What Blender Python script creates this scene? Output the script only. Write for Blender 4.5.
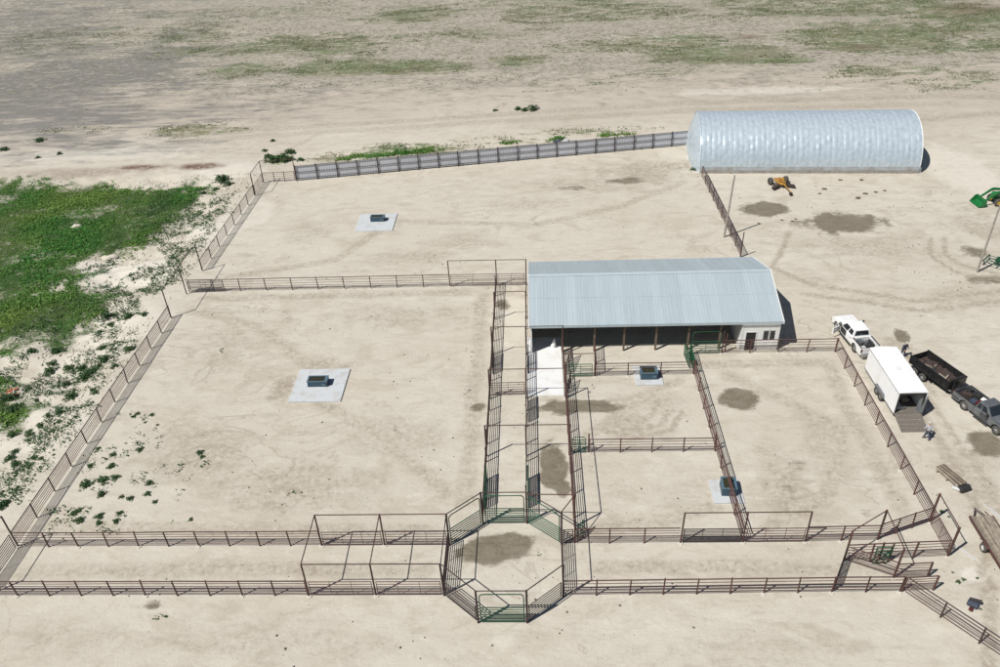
import bpy, bmesh, math, random
import numpy as np
from mathutils import Vector, Matrix
R = math.radians
random.seed(7)
rng = np.random.default_rng(11)
for o in list(bpy.data.objects): bpy.data.objects.remove(o)
S = bpy.context.scene
COL = S.collection

# ------------------------------------------------------------------ camera, sky, sun, exposure
cam = bpy.data.cameras.new('camera'); cam.sensor_fit = 'HORIZONTAL'; cam.sensor_width = 36.0
cam.lens = 28.61; cam.clip_start = 0.5; cam.clip_end = 8000
co = bpy.data.objects.new('camera', cam); COL.objects.link(co); S.camera = co
CAM_H, PITCH, ROLL, YAW = 46.0, R(34.252), R(-2.800), R(-3.121)
fw = Vector((math.sin(YAW)*math.cos(PITCH), math.cos(YAW)*math.cos(PITCH), -math.sin(PITCH)))
rt = Vector((math.cos(YAW), -math.sin(YAW), 0)); up = rt.cross(fw)
r2 = math.cos(ROLL)*rt + math.sin(ROLL)*up; u2 = -math.sin(ROLL)*rt + math.cos(ROLL)*up
co.matrix_world = Matrix(((r2.x, u2.x, -fw.x, 0), (r2.y, u2.y, -fw.y, 0), (r2.z, u2.z, -fw.z, CAM_H), (0, 0, 0, 1)))

SUN_EL, SUN_AZ = R(53.2), math.atan2(-.83, -.56)
W = bpy.data.worlds.new('World'); S.world = W; W.use_nodes = True
nt = W.node_tree; bg = nt.nodes['Background']
sky = nt.nodes.new('ShaderNodeTexSky'); sky.sky_type = 'NISHITA'; sky.sun_disc = False
sky.sun_elevation = SUN_EL; sky.sun_rotation = SUN_AZ; sky.altitude = 1200; sky.dust_density = 1.5
nt.links.new(sky.outputs[0], bg.inputs[0]); bg.inputs[1].default_value = 0.05
sl = bpy.data.lights.new('sun', 'SUN'); sl.energy = 5.0; sl.angle = R(.53); sl.color = (1, .975, .925)
so = bpy.data.objects.new('sun', sl); COL.objects.link(so)
sv = Vector((math.sin(SUN_AZ)*math.cos(SUN_EL), math.cos(SUN_AZ)*math.cos(SUN_EL), math.sin(SUN_EL)))
so.rotation_euler = sv.to_track_quat('Z', 'Y').to_euler(); so.location = sv*300
S.view_settings.view_transform = 'Standard'; S.view_settings.look = 'None'
S.view_settings.exposure = 0.04; S.view_settings.gamma = 1; S.view_settings.use_curve_mapping = False

# ------------------------------------------------------------------ materials
M = {}
def mat(name, col, rough=.6, metal=0., var=.12, scale=3., bump=0., spec=.5, col2=None, lo=.35, hi=.7, coord='Object', rand=0., detail=6, stretch=(1,1,1)):
    m = bpy.data.materials.new(name); m.use_nodes = True; t = m.node_tree; n = t.nodes; b = n['Principled BSDF']
    b.inputs['Roughness'].default_value = rough; b.inputs['Metallic'].default_value = metal
    b.inputs['Specular IOR Level'].default_value = spec
    tc = n.new('ShaderNodeTexCoord'); nz = n.new('ShaderNodeTexNoise'); nz.inputs['Scale'].default_value = scale
    nz.inputs['Detail'].default_value = detail; nz.inputs['Roughness'].default_value = .65
    if coord == 'World':
        ge = n.new('ShaderNodeNewGeometry'); mp = n.new('ShaderNodeMapping'); mp.inputs['Scale'].default_value = stretch; t.links.new(ge.outputs['Position'], mp.inputs[0]); t.links.new(mp.outputs[0], nz.inputs['Vector'])
    else: t.links.new(tc.outputs[coord], nz.inputs['Vector'])
    rp = n.new('ShaderNodeValToRGB'); rp.color_ramp.elements[0].position = lo; rp.color_ramp.elements[1].position = hi
    c2 = col2 or tuple(max(0, c*(1-var)) for c in col); c1 = col if col2 else tuple(min(1, c*(1+var*.5)) for c in col)
    rp.color_ramp.elements[0].color = (*c1, 1); rp.color_ramp.elements[1].color = (*c2, 1)
    t.links.new(nz.outputs[0], rp.inputs[0]); out = rp.outputs[0]
    if rand:
        oi = n.new('ShaderNodeObjectInfo'); hs = n.new('ShaderNodeHueSaturation'); mr = n.new('ShaderNodeMapRange')
        mr.inputs['To Min'].default_value = 1-rand; mr.inputs['To Max'].default_value = 1+rand
        t.links.new(oi.outputs['Random'], mr.inputs[0]); t.links.new(mr.outputs[0], hs.inputs['Value'])
        t.links.new(out, hs.inputs['Color']); out = hs.outputs[0]
    t.links.new(out, b.inputs['Base Color'])
    if bump:
        bp = n.new('ShaderNodeBump'); bp.inputs['Strength'].default_value = bump; bp.inputs['Distance'].default_value = .05
        t.links.new(nz.outputs[0], bp.inputs['Height']); t.links.new(bp.outputs[0], b.inputs['Normal'])
    M[name] = m; return m
mat('rust_pipe', (.095, .038, .030), .75, 0, scale=2.5, col2=(.050, .030, .026), rand=.25, coord='Object')
mat('rust_rail', (.120, .055, .046), .75, 0, scale=1.5, col2=(.075, .043, .038), rand=.25)
mat('dark_pipe', (.050, .030, .027), .7, 0, scale=2.5, col2=(.024, .018, .018), rand=.2)
mat('green_gate', (.010, .085, .036), .45, 0, scale=3, col2=(.008, .048, .022), rand=.2)
mat('concrete', (.50, .52, .53), .85, 0, scale=1.1, col2=(.42, .40, .37), lo=.48, hi=.70, bump=.15, coord='World')
mat('slab_concrete', (.70, .70, .69), .85, 0, scale=.8, col2=(.57, .55, .51), lo=.48, hi=.75, bump=.1, coord='World')
mat('footing', (.60, .57, .50), .9, 0, scale=4, col2=(.45, .41, .34))
mat('tub_plastic', (.022, .055, .085), .45, 0, scale=4, col2=(.035, .08, .11), rand=.1)
mat('tub_rim', (.06, .115, .16), .5, 0, scale=5, col2=(.12, .17, .2))
mat('trough_water', (.025, .03, .02), .06, 0, scale=3, col2=(.05, .045, .02), spec=.6)
mat('roof_metal', (.425, .49, .52), .45, .15, scale=1.0, col2=(.385, .45, .48), rand=.05, lo=.42, hi=.72, coord='World', stretch=(2.2,.28,.28))
mat('trim_white', (.74, .74, .72), .55, 0, scale=2, col2=(.62, .61, .58))
mat('wall_white', (.76, .76, .74), .55, 0, scale=1.2, col2=(.62, .60, .56), lo=.45, hi=.8, coord='World', stretch=(1.5,1.5,.4))
mat('barn_shade', (.035, .035, .035), .8, 0, scale=1.5, col2=(.045, .042, .04))  # near-black colour stands in for deep shade inside the barn
mat('timber', (.17, .125, .085), .85, 0, scale=4, col2=(.08, .06, .045), rand=.2)
mat('old_wood', (.33, .28, .22), .9, 0, scale=5, col2=(.17, .14, .11), rand=.3)
mat('pole_wood', (.36, .33, .29), .9, 0, scale=3, col2=(.22, .2, .17))
mat('glass', (.02, .025, .03), .08, 0, scale=1, spec=.8)
mat('door_dark', (.018, .018, .02), .5, 0, scale=2)
mat('cover_silver', (.56, .635, .69), .36, .32, scale=2.2, col2=(.43, .51, .575), lo=.38, hi=.7, bump=.45, coord='World', stretch=(1,.8,.8))
mat('base_band', (.40, .43, .45), .6, 0, scale=.8, col2=(.30, .29, .27), lo=.4, hi=.65)
mat('skirt_board', (.34, .33, .31), .8, 0, scale=1.5, col2=(.22, .19, .16))
mat('windbreak_sheet', (.54, .55, .59), .55, .05, scale=1.2, col2=(.46, .47, .51), rand=.06)
mat('paint_white', (.80, .80, .80), .25, 0, scale=2, col2=(.74, .73, .71), spec=.5)
mat('trailer_white', (.82, .82, .82), .3, 0, scale=1.3, col2=(.70, .69, .66), lo=.5, hi=.8, coord='World', stretch=(1,1,.5))
mat('paint_grey', (.075, .082, .09), .3, .3, scale=2, col2=(.06, .065, .07), spec=.6)
mat('paint_silver', (.19, .20, .212), .28, .35, scale=2, col2=(.12, .128, .135))
mat('paint_black', (.012, .013, .015), .35, 0, scale=3, col2=(.03, .028, .026))
mat('black_plastic', (.02, .02, .021), .6, 0, scale=4, col2=(.035, .034, .032))
mat('tyre', (.05, .047, .043), .9, 0, scale=6, col2=(.11, .1, .085))
mat('rim', (.42, .43, .44), .35, .7, scale=5, col2=(.3, .3, .3))
mat('rim_yellow', (.62, .42, .04), .5, 0, scale=5, col2=(.5, .34, .05))
mat('chrome', (.6, .6, .6), .2, .9, scale=3)
mat('lamp_red', (.085, .022, .02), .25, 0, scale=3)
mat('lamp_clear', (.7, .7, .68), .15, 0, scale=3)
mat('tractor_green', (.015, .17, .045), .38, 0, scale=3, col2=(.012, .12, .035))
mat('implement_yellow', (.50, .27, .045), .6, 0, scale=2.5, col2=(.24, .12, .04), lo=.4, hi=.65)
mat('scrap', (.065, .036, .027), .9, 0, scale=5, col2=(.035, .03, .028), rand=.3, lo=.4, hi=.6)
mat('clod_soil', (.15, .12, .09), .95, 0, scale=4, col2=(.09, .075, .06))
mat('ramp_floor', (.17, .15, .13), .85, 0, scale=5, col2=(.11, .095, .08))
mat('skin', (.45, .27, .19), .6, 0, scale=3)
mat('cloth_navy', (.035, .045, .085), .9, 0, scale=9, col2=(.022, .028, .055))
mat('cloth_denim', (.05, .065, .11), .9, 0, scale=9, col2=(.03, .04, .07))
mat('cloth_grey', (.42, .45, .50), .9, 0, scale=9, col2=(.33, .35, .4))
mat('cap_white', (.5, .49, .46), .9, 0, scale=9)
mat('boot', (.05, .035, .025), .8, 0, scale=9)
mat('sack_white', (.82, .82, .80), .8, 0, scale=6, bump=.2)
mat('pvc_white', (.52, .52, .51), .5, 0, scale=4)
mat('red_net', (.52, .13, .08), .7, 0, scale=6, rand=.2)
mat('blue_junk', (.05, .06, .085), .7, 0, scale=6)
mat('pale_rock', (.60, .55, .46), .95, 0, scale=3, col2=(.46, .41, .34), bump=.4)

def foliage(name, c1, c2, c3, scale=.25):
    m = bpy.data.materials.new(name); m.use_nodes = True; t = m.node_tree; n = t.nodes; b = n['Principled BSDF']
    b.inputs['Roughness'].default_value = .7; b.inputs['Specular IOR Level'].default_value = .25
    ge = n.new('ShaderNodeNewGeometry'); nz = n.new('ShaderNodeTexNoise'); nz.inputs['Scale'].default_value = scale; nz.inputs['Detail'].default_value = 4
    t.links.new(ge.outputs['Position'], nz.inputs['Vector'])
    rp = n.new('ShaderNodeValToRGB'); rp.color_ramp.elements[0].position = .38; rp.color_ramp.elements[1].position = .64
    rp.color_ramp.elements[0].color = (*c1, 1); rp.color_ramp.elements[1].color = (*c2, 1)
    t.links.new(nz.outputs[0], rp.inputs[0])
    mx = n.new('ShaderNodeMixRGB'); mx.inputs[2].default_value = (*c3, 1)
    rr = n.new('ShaderNodeMapRange'); rr.inputs['From Min'].default_value = .55; rr.inputs['From Max'].default_value = 1; rr.inputs['To Max'].default_value = .7
    t.links.new(ge.outputs['Random Per Island'], rr.inputs[0]); t.links.new(rr.outputs[0], mx.inputs[0])
    t.links.new(rp.outputs[0], mx.inputs[1]); t.links.new(mx.outputs[0], b.inputs['Base Color'])
    tr = n.new('ShaderNodeBsdfTranslucent'); t.links.new(mx.outputs[0], tr.inputs[0])
    ms = n.new('ShaderNodeMixShader'); ms.inputs[0].default_value = .38
    t.links.new(b.outputs[0], ms.inputs[1]); t.links.new(tr.outputs[0], ms.inputs[2]); t.links.new(ms.outputs[0], n['Material Output'].inputs[0])
    M[name] = m
foliage('lush_leaf', (.072, .235, .048), (.195, .310, .070), (.25, .33, .10), .09)
foliage('weed_leaf', (.042, .105, .038), (.070, .135, .048), (.11, .15, .07), .4)
foliage('field_leaf', (.13, .175, .070), (.20, .21, .11), (.27, .26, .16), .06)

# ------------------------------------------------------------------ mesh helpers
class MB:
    def __init__(s): s.v = []; s.f = []
    def add(s, vs, fs):
        k = len(s.v); s.v += [tuple(v) for v in vs]; s.f += [tuple(i+k for i in f) for f in fs]; return s
    def box(s, x0, x1, y0, y1, z0, z1):
        return s.add([(x0,y0,z0),(x1,y0,z0),(x1,y1,z0),(x0,y1,z0),(x0,y0,z1),(x1,y0,z1),(x1,y1,z1),(x0,y1,z1)],
                     [(3,2,1,0),(4,5,6,7),(0,1,5,4),(1,2,6,5),(2,3,7,6),(3,0,4,7)])
    def hexa(s, lo, hi):                                # two quads (lower, upper), counter-clockwise
        return s.add(list(lo)+list(hi), [(3,2,1,0),(4,5,6,7),(0,1,5,4),(1,2,6,5),(2,3,7,6),(3,0,4,7)])
    def cyl(s, p, q, r, n=8, r2=None):
        p = Vector(p); q = Vector(q); d = (q-p).normalized(); a = d.orthogonal().normalized(); b = d.cross(a)
        r2 = r if r2 is None else r2
        vs = [p+(a*math.cos(2*math.pi*i/n)+b*math.sin(2*math.pi*i/n))*r for i in range(n)]
        vs += [q+(a*math.cos(2*math.pi*i/n)+b*math.sin(2*math.pi*i/n))*r2 for i in range(n)]
        fs = [(i, (i+1) % n, n+(i+1) % n, n+i) for i in range(n)] + [tuple(range(n-1, -1, -1)), tuple(range(n, 2*n))]
        return s.add(vs, fs)
    def tube(s, pts, r, n=6):
        for a, b in zip(pts[:-1], pts[1:]): s.cyl(a, b, r, n)
        return s
    def prism(s, pts, a, b, axis='y'):                  # closed 2-D outline pushed from a to b
        mk = {'y': lambda u, w, t: (u, t, w), 'x': lambda u, w, t: (t, u, w), 'z': lambda u, w, t: (u, w, t)}[axis]
        n = len(pts); vs = [mk(u, w, a) for u, w in pts] + [mk(u, w, b) for u, w in pts]
        fs = [(i, (i+1) % n, n+(i+1) % n, n+i) for i in range(n)] + [tuple(range(n-1, -1, -1)), tuple(range(n, 2*n))]
        return s.add(vs, fs)
    def mesh(s, name):
        me = bpy.data.meshes.new(name); me.from_pydata(s.v, [], s.f); bm = bmesh.new(); bm.from_mesh(me)
        bmesh.ops.recalc_face_normals(bm, faces=bm.faces); bm.to_mesh(me); bm.free(); return me
    def build(s, name, m, parent=None, loc=None, bevel=0, smooth=False, off=None):
        if off is not None: s.v = [(v[0]-off[0], v[1]-off[1], v[2]-off[2]) for v in s.v]
        me = s.mesh(name); return link(name, me, m, parent, loc, bevel, smooth)
def link(name, me, m, parent=None, loc=None, bevel=0, smooth=False):
    if m and not me.materials: me.materials.append(M[m] if isinstance(m, str) else m)
    o = bpy.data.objects.new(name, me); COL.objects.link(o)
    if parent: o.parent = parent
    if loc is not None: o.location = loc
    if smooth: me.polygons.foreach_set('use_smooth', [True]*len(me.polygons))
    if bevel:
        b = o.modifiers.new('bevel', 'BEVEL'); b.width = bevel; b.segments = 2; b.limit_method = 'ANGLE'
    return o
def thing(name, label, cat, loc=(0,0,0), rotz=0, group=None):
    o = bpy.data.objects.new(name, None); COL.objects.link(o); o.location = loc; o.rotation_euler = (0, 0, rotz); o.empty_display_size = .3
    return tag(o, label, cat, group)
def tag(o, label, cat, group=None):
    o['label'] = label; o['category'] = cat
    if group: o['group'] = group
    return o

# ------------------------------------------------------------------ noise and ground
def vnoise(x, y, seed):
    ix = np.floor(x); iy = np.floor(y); fx = x-ix; fy = y-iy
    fx = fx*fx*(3-2*fx); fy = fy*fy*(3-2*fy)
    def h(a, b):
        t = np.sin(a*127.1+b*311.7+seed*74.7)*43758.5453; return t-np.floor(t)
    return (h(ix,iy)*(1-fx)+h(ix+1,iy)*fx)*(1-fy)+(h(ix,iy+1)*(1-fx)+h(ix+1,iy+1)*fx)*fy
def fbm(x, y, sc, seed, oct=4):
    t = 0; a = .5; w = 0
    for k in range(oct):
        t = t+a*vnoise(x*sc, y*sc, seed+k*3.1); w += a; a *= .5; sc *= 2.07
    return t/w
def sstep(a, b, x): t = np.clip((x-a)/(b-a), 0, 1); return t*t*(3-2*t)
def poly_dist(x, y, pts):                               # signed distance to a closed polygon (negative inside)
    d = np.full(x.shape, 1e9); ins = np.zeros(x.shape, bool); n = len(pts)
    for i in range(n):
        ax, ay = pts[i]; bx, by = pts[(i+1) % n]; ex, ey = bx-ax, by-ay
        t = np.clip(((x-ax)*ex+(y-ay)*ey)/(ex*ex+ey*ey), 0, 1)
        d = np.minimum(d, np.hypot(x-ax-t*ex, y-ay-t*ey))
        c = ((ay > y) != (by > y)) & (x < ex*(y-ay)/(ey+1e-9)+ax); ins ^= c
    return np.where(ins, -d, d)
def line_dist(x, y, pts):
    d = np.full(x.shape, 1e9)
    for (ax, ay), (bx, by) in zip(pts[:-1], pts[1:]):
        ex, ey = bx-ax, by-ay; t = np.clip(((x-ax)*ex+(y-ay)*ey)/(ex*ex+ey*ey), 0, 1)
        d = np.minimum(d, np.hypot(x-ax-t*ex, y-ay-t*ey))
    return d
VEG = [(-52.7,186.8,28,12.5,0.72),(-37.4,166.3,12.7,7.3,1),(-61,167.5,10.9,6,0.72),(-24.8,165.5,12.4,5.8,1),(-2.2,167.8,8.2,4.4,1),(-78.7,194.4,15.1,9.7,0.47),
 (25.5,176,18.5,6.4,0.72),(40.4,166.4,17.3,6.5,0.85),(51.6,163.5,4.7,4.2,1),(78.2,178,21.2,14.3,0.97),(97.3,193,16.3,13.7,0.85),(75.6,201.2,25.8,11.8,0.72),
 (68.9,152.6,10.4,4.9,0.72),(75.5,142.8,9.8,5.5,0.6),(17.5,210.6,28.7,13,0.6),(-27.9,212.1,15.4,11.1,0.72),(-58.7,131,8.1,3,1),(-79.2,133.2,7.4,2.6,0.47),
 (-1.2,136.5,2.1,1,1),(-19.4,120.1,8.8,2.6,1),(-5.2,122.4,9.5,1.8,0.72),(11,125.6,12.7,1.8,0.72),(-31.5,116.8,4.8,2.1,0.85),(-39.8,117,2.6,2.5,1),(21,156,11.3,2.6,0.47),(3.6,151.5,11.2,2.5,0.35),(-100,200,30,14,.3),(-20,190,40,6,.45),(110,165,20,8,.5),(60,215,30,8,.6),(0,222,40,7,.5),(-75,222,30,8,.35)]
GRAY = [(-100,136,42,14,.85),(-72,125,26,7,.5),(-94.8,166.6,36,43,.9),(-131.8,219,43,67,.7),(-52.9,148.8,23,18,.35)]
BROWN = [(-60.6,115.3,4.9,1.2,1),(-51.5,115,4,1.2,1),(-70,114,11.4,2,.5),(103.4,198.5,8.4,7.7,.5),(67.2,168.9,5.7,2.9,.5),(47.2,178.7,3.1,2.4,.6)]
WET = [(29.9,94.7,3.9,2.4,.95),(38.3,90.3,6,3.4,1),(18.2,56.3,2,1.7,1),(-3.3,39.3,2.7,1.7,1),(-1.9,40.0,1.8,1.1,1),(1.3,48.0,1.5,3.2,1),(1.9,45.6,.8,1.8,.8),
 (3.4,55.6,3.6,1.2,1),(-27,34.5,.93,.5,.7),(-5.4,55.7,.9,.7,.7),(36.1,65.6,.8,1.5,.7),(36.9,50.2,1.8,1.7,.8),(50.7,82.4,1.8,2.1,.6),(12.9,105,3,1.4,.55),
 (5.4,103.1,2.5,.84,.5),(22.9,110.1,4.3,1.85,.3),(-3.5,73,1,1.2,.6),(24.5,42.6,.6,.7,.35),(20.9,47.8,1.1,1,.35),(19.5,45,.7,1.3,.3),(49.4,76.1,3.1,1.3,.5),
 (-52.1,121.7,10,1.3,.25),(-7.1,95.3,11.8,1.2,.15),(19,86.9,7.1,1.5,.12)]
STAIN = [(15,108.5,8.5,4,.42),(8,104,9,3,.25),(-2,98,7,2.4,.2),(-16,84,6,2,.3),(-30,50,5,4,.30),(-20,46,8,3.5,.30),(-12,52,6,3,.22),(19.5,46,2.2,6,.3),(24,50,2.5,5,.22),(9,52.5,3.4,2.4,.35),(10,56,4,1.8,.25),(-14,71,7,3,.22),(-32,66,4,5,.2),(12,45,3,2,.15),(40,84,9,4,.25),(44,72,10,3,.22),(35,60,2,6,.3),(34,45,2.5,6,.25),(55,88,5,5,.3),(20,37.4,8,1.2,.15),(-25,37.5,9,1.2,.15),(-18,31.5,9,1.6,.18),(14,31,8,1.5,.15),(-30,32,5,1.6,.2),(-29,92,4,4,.2),(-8,88,7,2.4,.2),(-20.6,62.6,3.6,1.2,.35),(-24.2,58.5,1.2,2.2,.45),(1,60,2,6,.1)]
WHITE = [(-38.4,97.2,2.8,5,.5),(-41.8,93.1,3.4,5.9,.7),(-48.9,82.6,6.3,3.5,.8),(-57.2,84.2,6.4,2,.6),(-45.6,69.7,5.5,4.9,.5),(59.3,106.3,5.2,8.6,.6),(40.9,143.4,17,2.2,.6),
 (33.2,82.5,6.7,1.9,.3),(-46.2,113.1,6.3,3.2,.6),(-70,120.9,18.6,2.7,.4),(-34.1,129.4,10.3,3.9,.3),(26,180,10.5,5,.2),(-45,53.5,5.6,4.1,.4),(30,36.8,1.2,.7,.9),(-2.4,31.7,.8,.6,.5)]
LUSH1 = [(-120,112.5),(-81,110.6),(-48.4,108.5),(-47.3,103),(-49,97.5),(-50,91),(-53.5,86),(-56,88),(-60,83.5),(-70,80.8),(-120,79.5)]
LUSH3 = [(-120,86),(-67,86),(-57,85),(-53.5,82.5),(-56,79.5),(-62,77),(-120,77)]
LUSH4 = [(-62,63),(-53,61.5),(-50,59.8),(-48.2,57.6),(-49.5,55.2),(-53,53.5),(-58,50),(-62,49)]
LUSH2 = [(-90,80),(-63,79.2),(-56,79.4),(-50.6,76.6),(-48.6,74),(-49.6,70.5),(-50.2,66.8),(-52.6,69),(-56,66),(-90,64)]
TRACKS = [([(60,77),(50,74),(40,72),(30,76),(27,80),(31,88)],.5,.5),([(60,75.2),(50,72.2),(40,70.2),(29,74)],.5,.5),([(33.6,62),(33,57),(33.4,50),(32.6,42),(30.8,36),(27,28)],.6,.45),
 ([(35.2,62),(34.6,57),(35,50),(34.4,42)],.6,.45),([(47,86),(45.5,82),(46.5,78),(50,75.5),(56,76)],.4,.6),([(48.6,86),(47.2,82),(48.2,79),(51,77.2),(56,78)],.4,.6),
 ([(-60,129),(-30,132),(0,135),(30,138),(70,137),(110,130)],1.6,.28),([(-60,126),(-30,129),(0,131.4),(30,134),(70,133)],1.6,.25),([(6,53.2),(8.5,52.2),(11,53),(12,55)],.35,.5),([(6.5,54),(8.7,53.2),(10.3,54),(11,56)],.35,.5),
 ([(5.5,52.4),(8.4,51.3),(11.6,52.2),(12.8,54.6)],.35,.5),([(-35,128),(-41,118),(-44,100)],.8,.2),([(30,112),(45,123),(75,128)],1.2,.3),([(55,112),(52,122),(60,130)],1.2,.3)]
TRACKS = [(p, w, s*1.2) for p, w, s in TRACKS]+[(p, .9, .36) for p in ([(-38,42),(-24,41.3),(-8,41.2)],[(-5.6,44),(-5.9,60),(-5.7,75)],[(-37.5,75.4),(-22,75.7),(-8,75.8)],[(16,61.6),(27.4,61.6),(27.5,50),(27.4,43)],[(-20.6,57),(-14,52),(-7,45)],[(-22,62),(-30,70),(-38,73)],[(-20,91),(-24,84),(-36,80)],[(-18,94),(0,92),(12,97),(21,104)],[(4,51),(9,56.5),(13,59)],[(4.5,41.2),(10,42),(13.4,43.4)],[(-38,37.4),(-20,37.7),(-8,37.4)],[(4,37.5),(12,37.6),(20,37.4)],[(17,41.2),(22,44),(26,52),(18,60)])]
def blobs(x, y, L, wob, lo=.7, hi=1.15):
    m = np.zeros(x.shape)
    for cx, cy, rx, ry, s in L:
        d = np.hypot((x-cx)/rx, (y-cy)/ry); m = np.maximum(m, s*(1-sstep(lo, hi, d+wob)))
    return m
def lush_at(x, y):
    w = (fbm(x, y, .22, 3)-.5)*6+(fbm(x, y, .9, 8)-.5)*4
    a = 1-sstep(-2.0, 1.4, poly_dist(x, y, LUSH1)+w); b = 1-sstep(-2.0, 1.4, poly_dist(x, y, LUSH2)+w)
    for Q in (LUSH3, LUSH4): b = np.maximum(b, 1-sstep(-2.0, 1.4, poly_dist(x, y, Q)+w))
    hole = sstep(.655, .72, fbm(x*.6, y, .16, 77, 5)); return np.maximum(a, b)*(1-.45*hole)
def bank(x, y): return sstep(-41.5, -49, x)*(1-sstep(108, 116, y))*sstep(20, 45, y)
def height(x, y):
    near = 1-sstep(150, 300, np.hypot(x, y-80))
    z = (fbm(x, y, .35, 1, 3)-.5)*.05+(fbm(x, y, .05, 2, 2)-.5)*.06*near
    b = bank(x, y)
    z = z-.7*b+b*((fbm(x*.35, y, .55, 5, 4)-.5)*1.3+(.5-np.abs(fbm(x*.5, y, .35, 15, 4)-.5)*4)*.3)*(1-.6*lush_at(x, y))
    far = sstep(120, 150, y)*(1-sstep(400, 900, y)); z = z+far*(fbm(x*.5, y, .09, 6, 4)-.5)*.9
    sw = np.exp(-((y-(119.5+.14*(x+10)))/2.6)**2)*sstep(-45, -30, x)*(1-sstep(18, 26, x)); z = z-.35*sw
    return z
def axis(lo, hi, st, gl, gh, a, b):
    mid = list(np.arange(lo, hi, st)); L = []; s = st; v = lo
    while v > a: s *= gl; v -= s; L.append(v)
    U = []; s = st; v = mid[-1]
    while v < b: s *= gh; v += s; U.append(v)
    return np.array(L[::-1]+mid+U)
def ground():
    gx = axis(-62, 62, .4, 1.03, 1.03, -3000, 3000); gy = axis(28, 135, .4, 1.1, 1.016, -600, 4000)
    X, Y = np.meshgrid(gx, gy); nx, ny = len(gx), len(gy); x = X.ravel(); y = Y.ravel(); z = height(x, y)
    me = bpy.data.meshes.new('ground'); me.vertices.add(nx*ny); me.vertices.foreach_set('co', np.stack([x, y, z], 1).ravel())
    i = np.arange(nx-1)[None, :]+np.arange(ny-1)[:, None]*nx; q = np.stack([i, i+1, i+1+nx, i+nx], -1).reshape(-1)
    nf = (nx-1)*(ny-1); me.loops.add(nf*4); me.loops.foreach_set('vertex_index', q.astype(np.int32))
    me.polygons.add(nf); me.polygons.foreach_set('loop_start', np.arange(0, nf*4, 4, dtype=np.int32))
    me.polygons.foreach_set('use_smooth', np.ones(nf, bool)); me.update(); me.validate()
    wob = (fbm(x, y, .8, 21)-.5)*.7+(fbm(x, y, .25, 22)-.5)*.5
    wf = (fbm(x*.6, y, .12, 23)-.5)*1.6
    tr = np.zeros(x.shape)
    for pts, w, s in TRACKS:
        sel = (x > min(p[0] for p in pts)-4) & (x < max(p[0] for p in pts)+4) & (y > min(p[1] for p in pts)-4) & (y < max(p[1] for p in pts)+4)
        tr[sel] = np.maximum(tr[sel], s*(1-sstep(w*.4, w, line_dist(x[sel]+(fbm(x[sel], y[sel], .3, 5)-.5)*1.2, y[sel], pts))))
    tr = np.maximum(tr, 1.35*blobs(x, y, STAIN, wob*1.8, .2, 1.3))
    A = np.stack([blobs(x, y, WET, wob, .35, 1.35), blobs(x, y, VEG, wf, .25, 1.5), blobs(x, y, GRAY, wf, .15, 1.35), blobs(x, y, BROWN, wob, .3, 1.4)], 1)
    far = sstep(112, 150, y+(fbm(x, y, .05, 31)-.5)*30)
    B = np.stack([blobs(x, y, WHITE, wob), tr, lush_at(x, y), far], 1)
    for nme, D in (('soil_a', A), ('soil_b', B)):
        at = me.attributes.new(nme, 'FLOAT_COLOR', 'POINT'); at.data.foreach_set('color', D.astype(np.float32).ravel())
    return me
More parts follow.
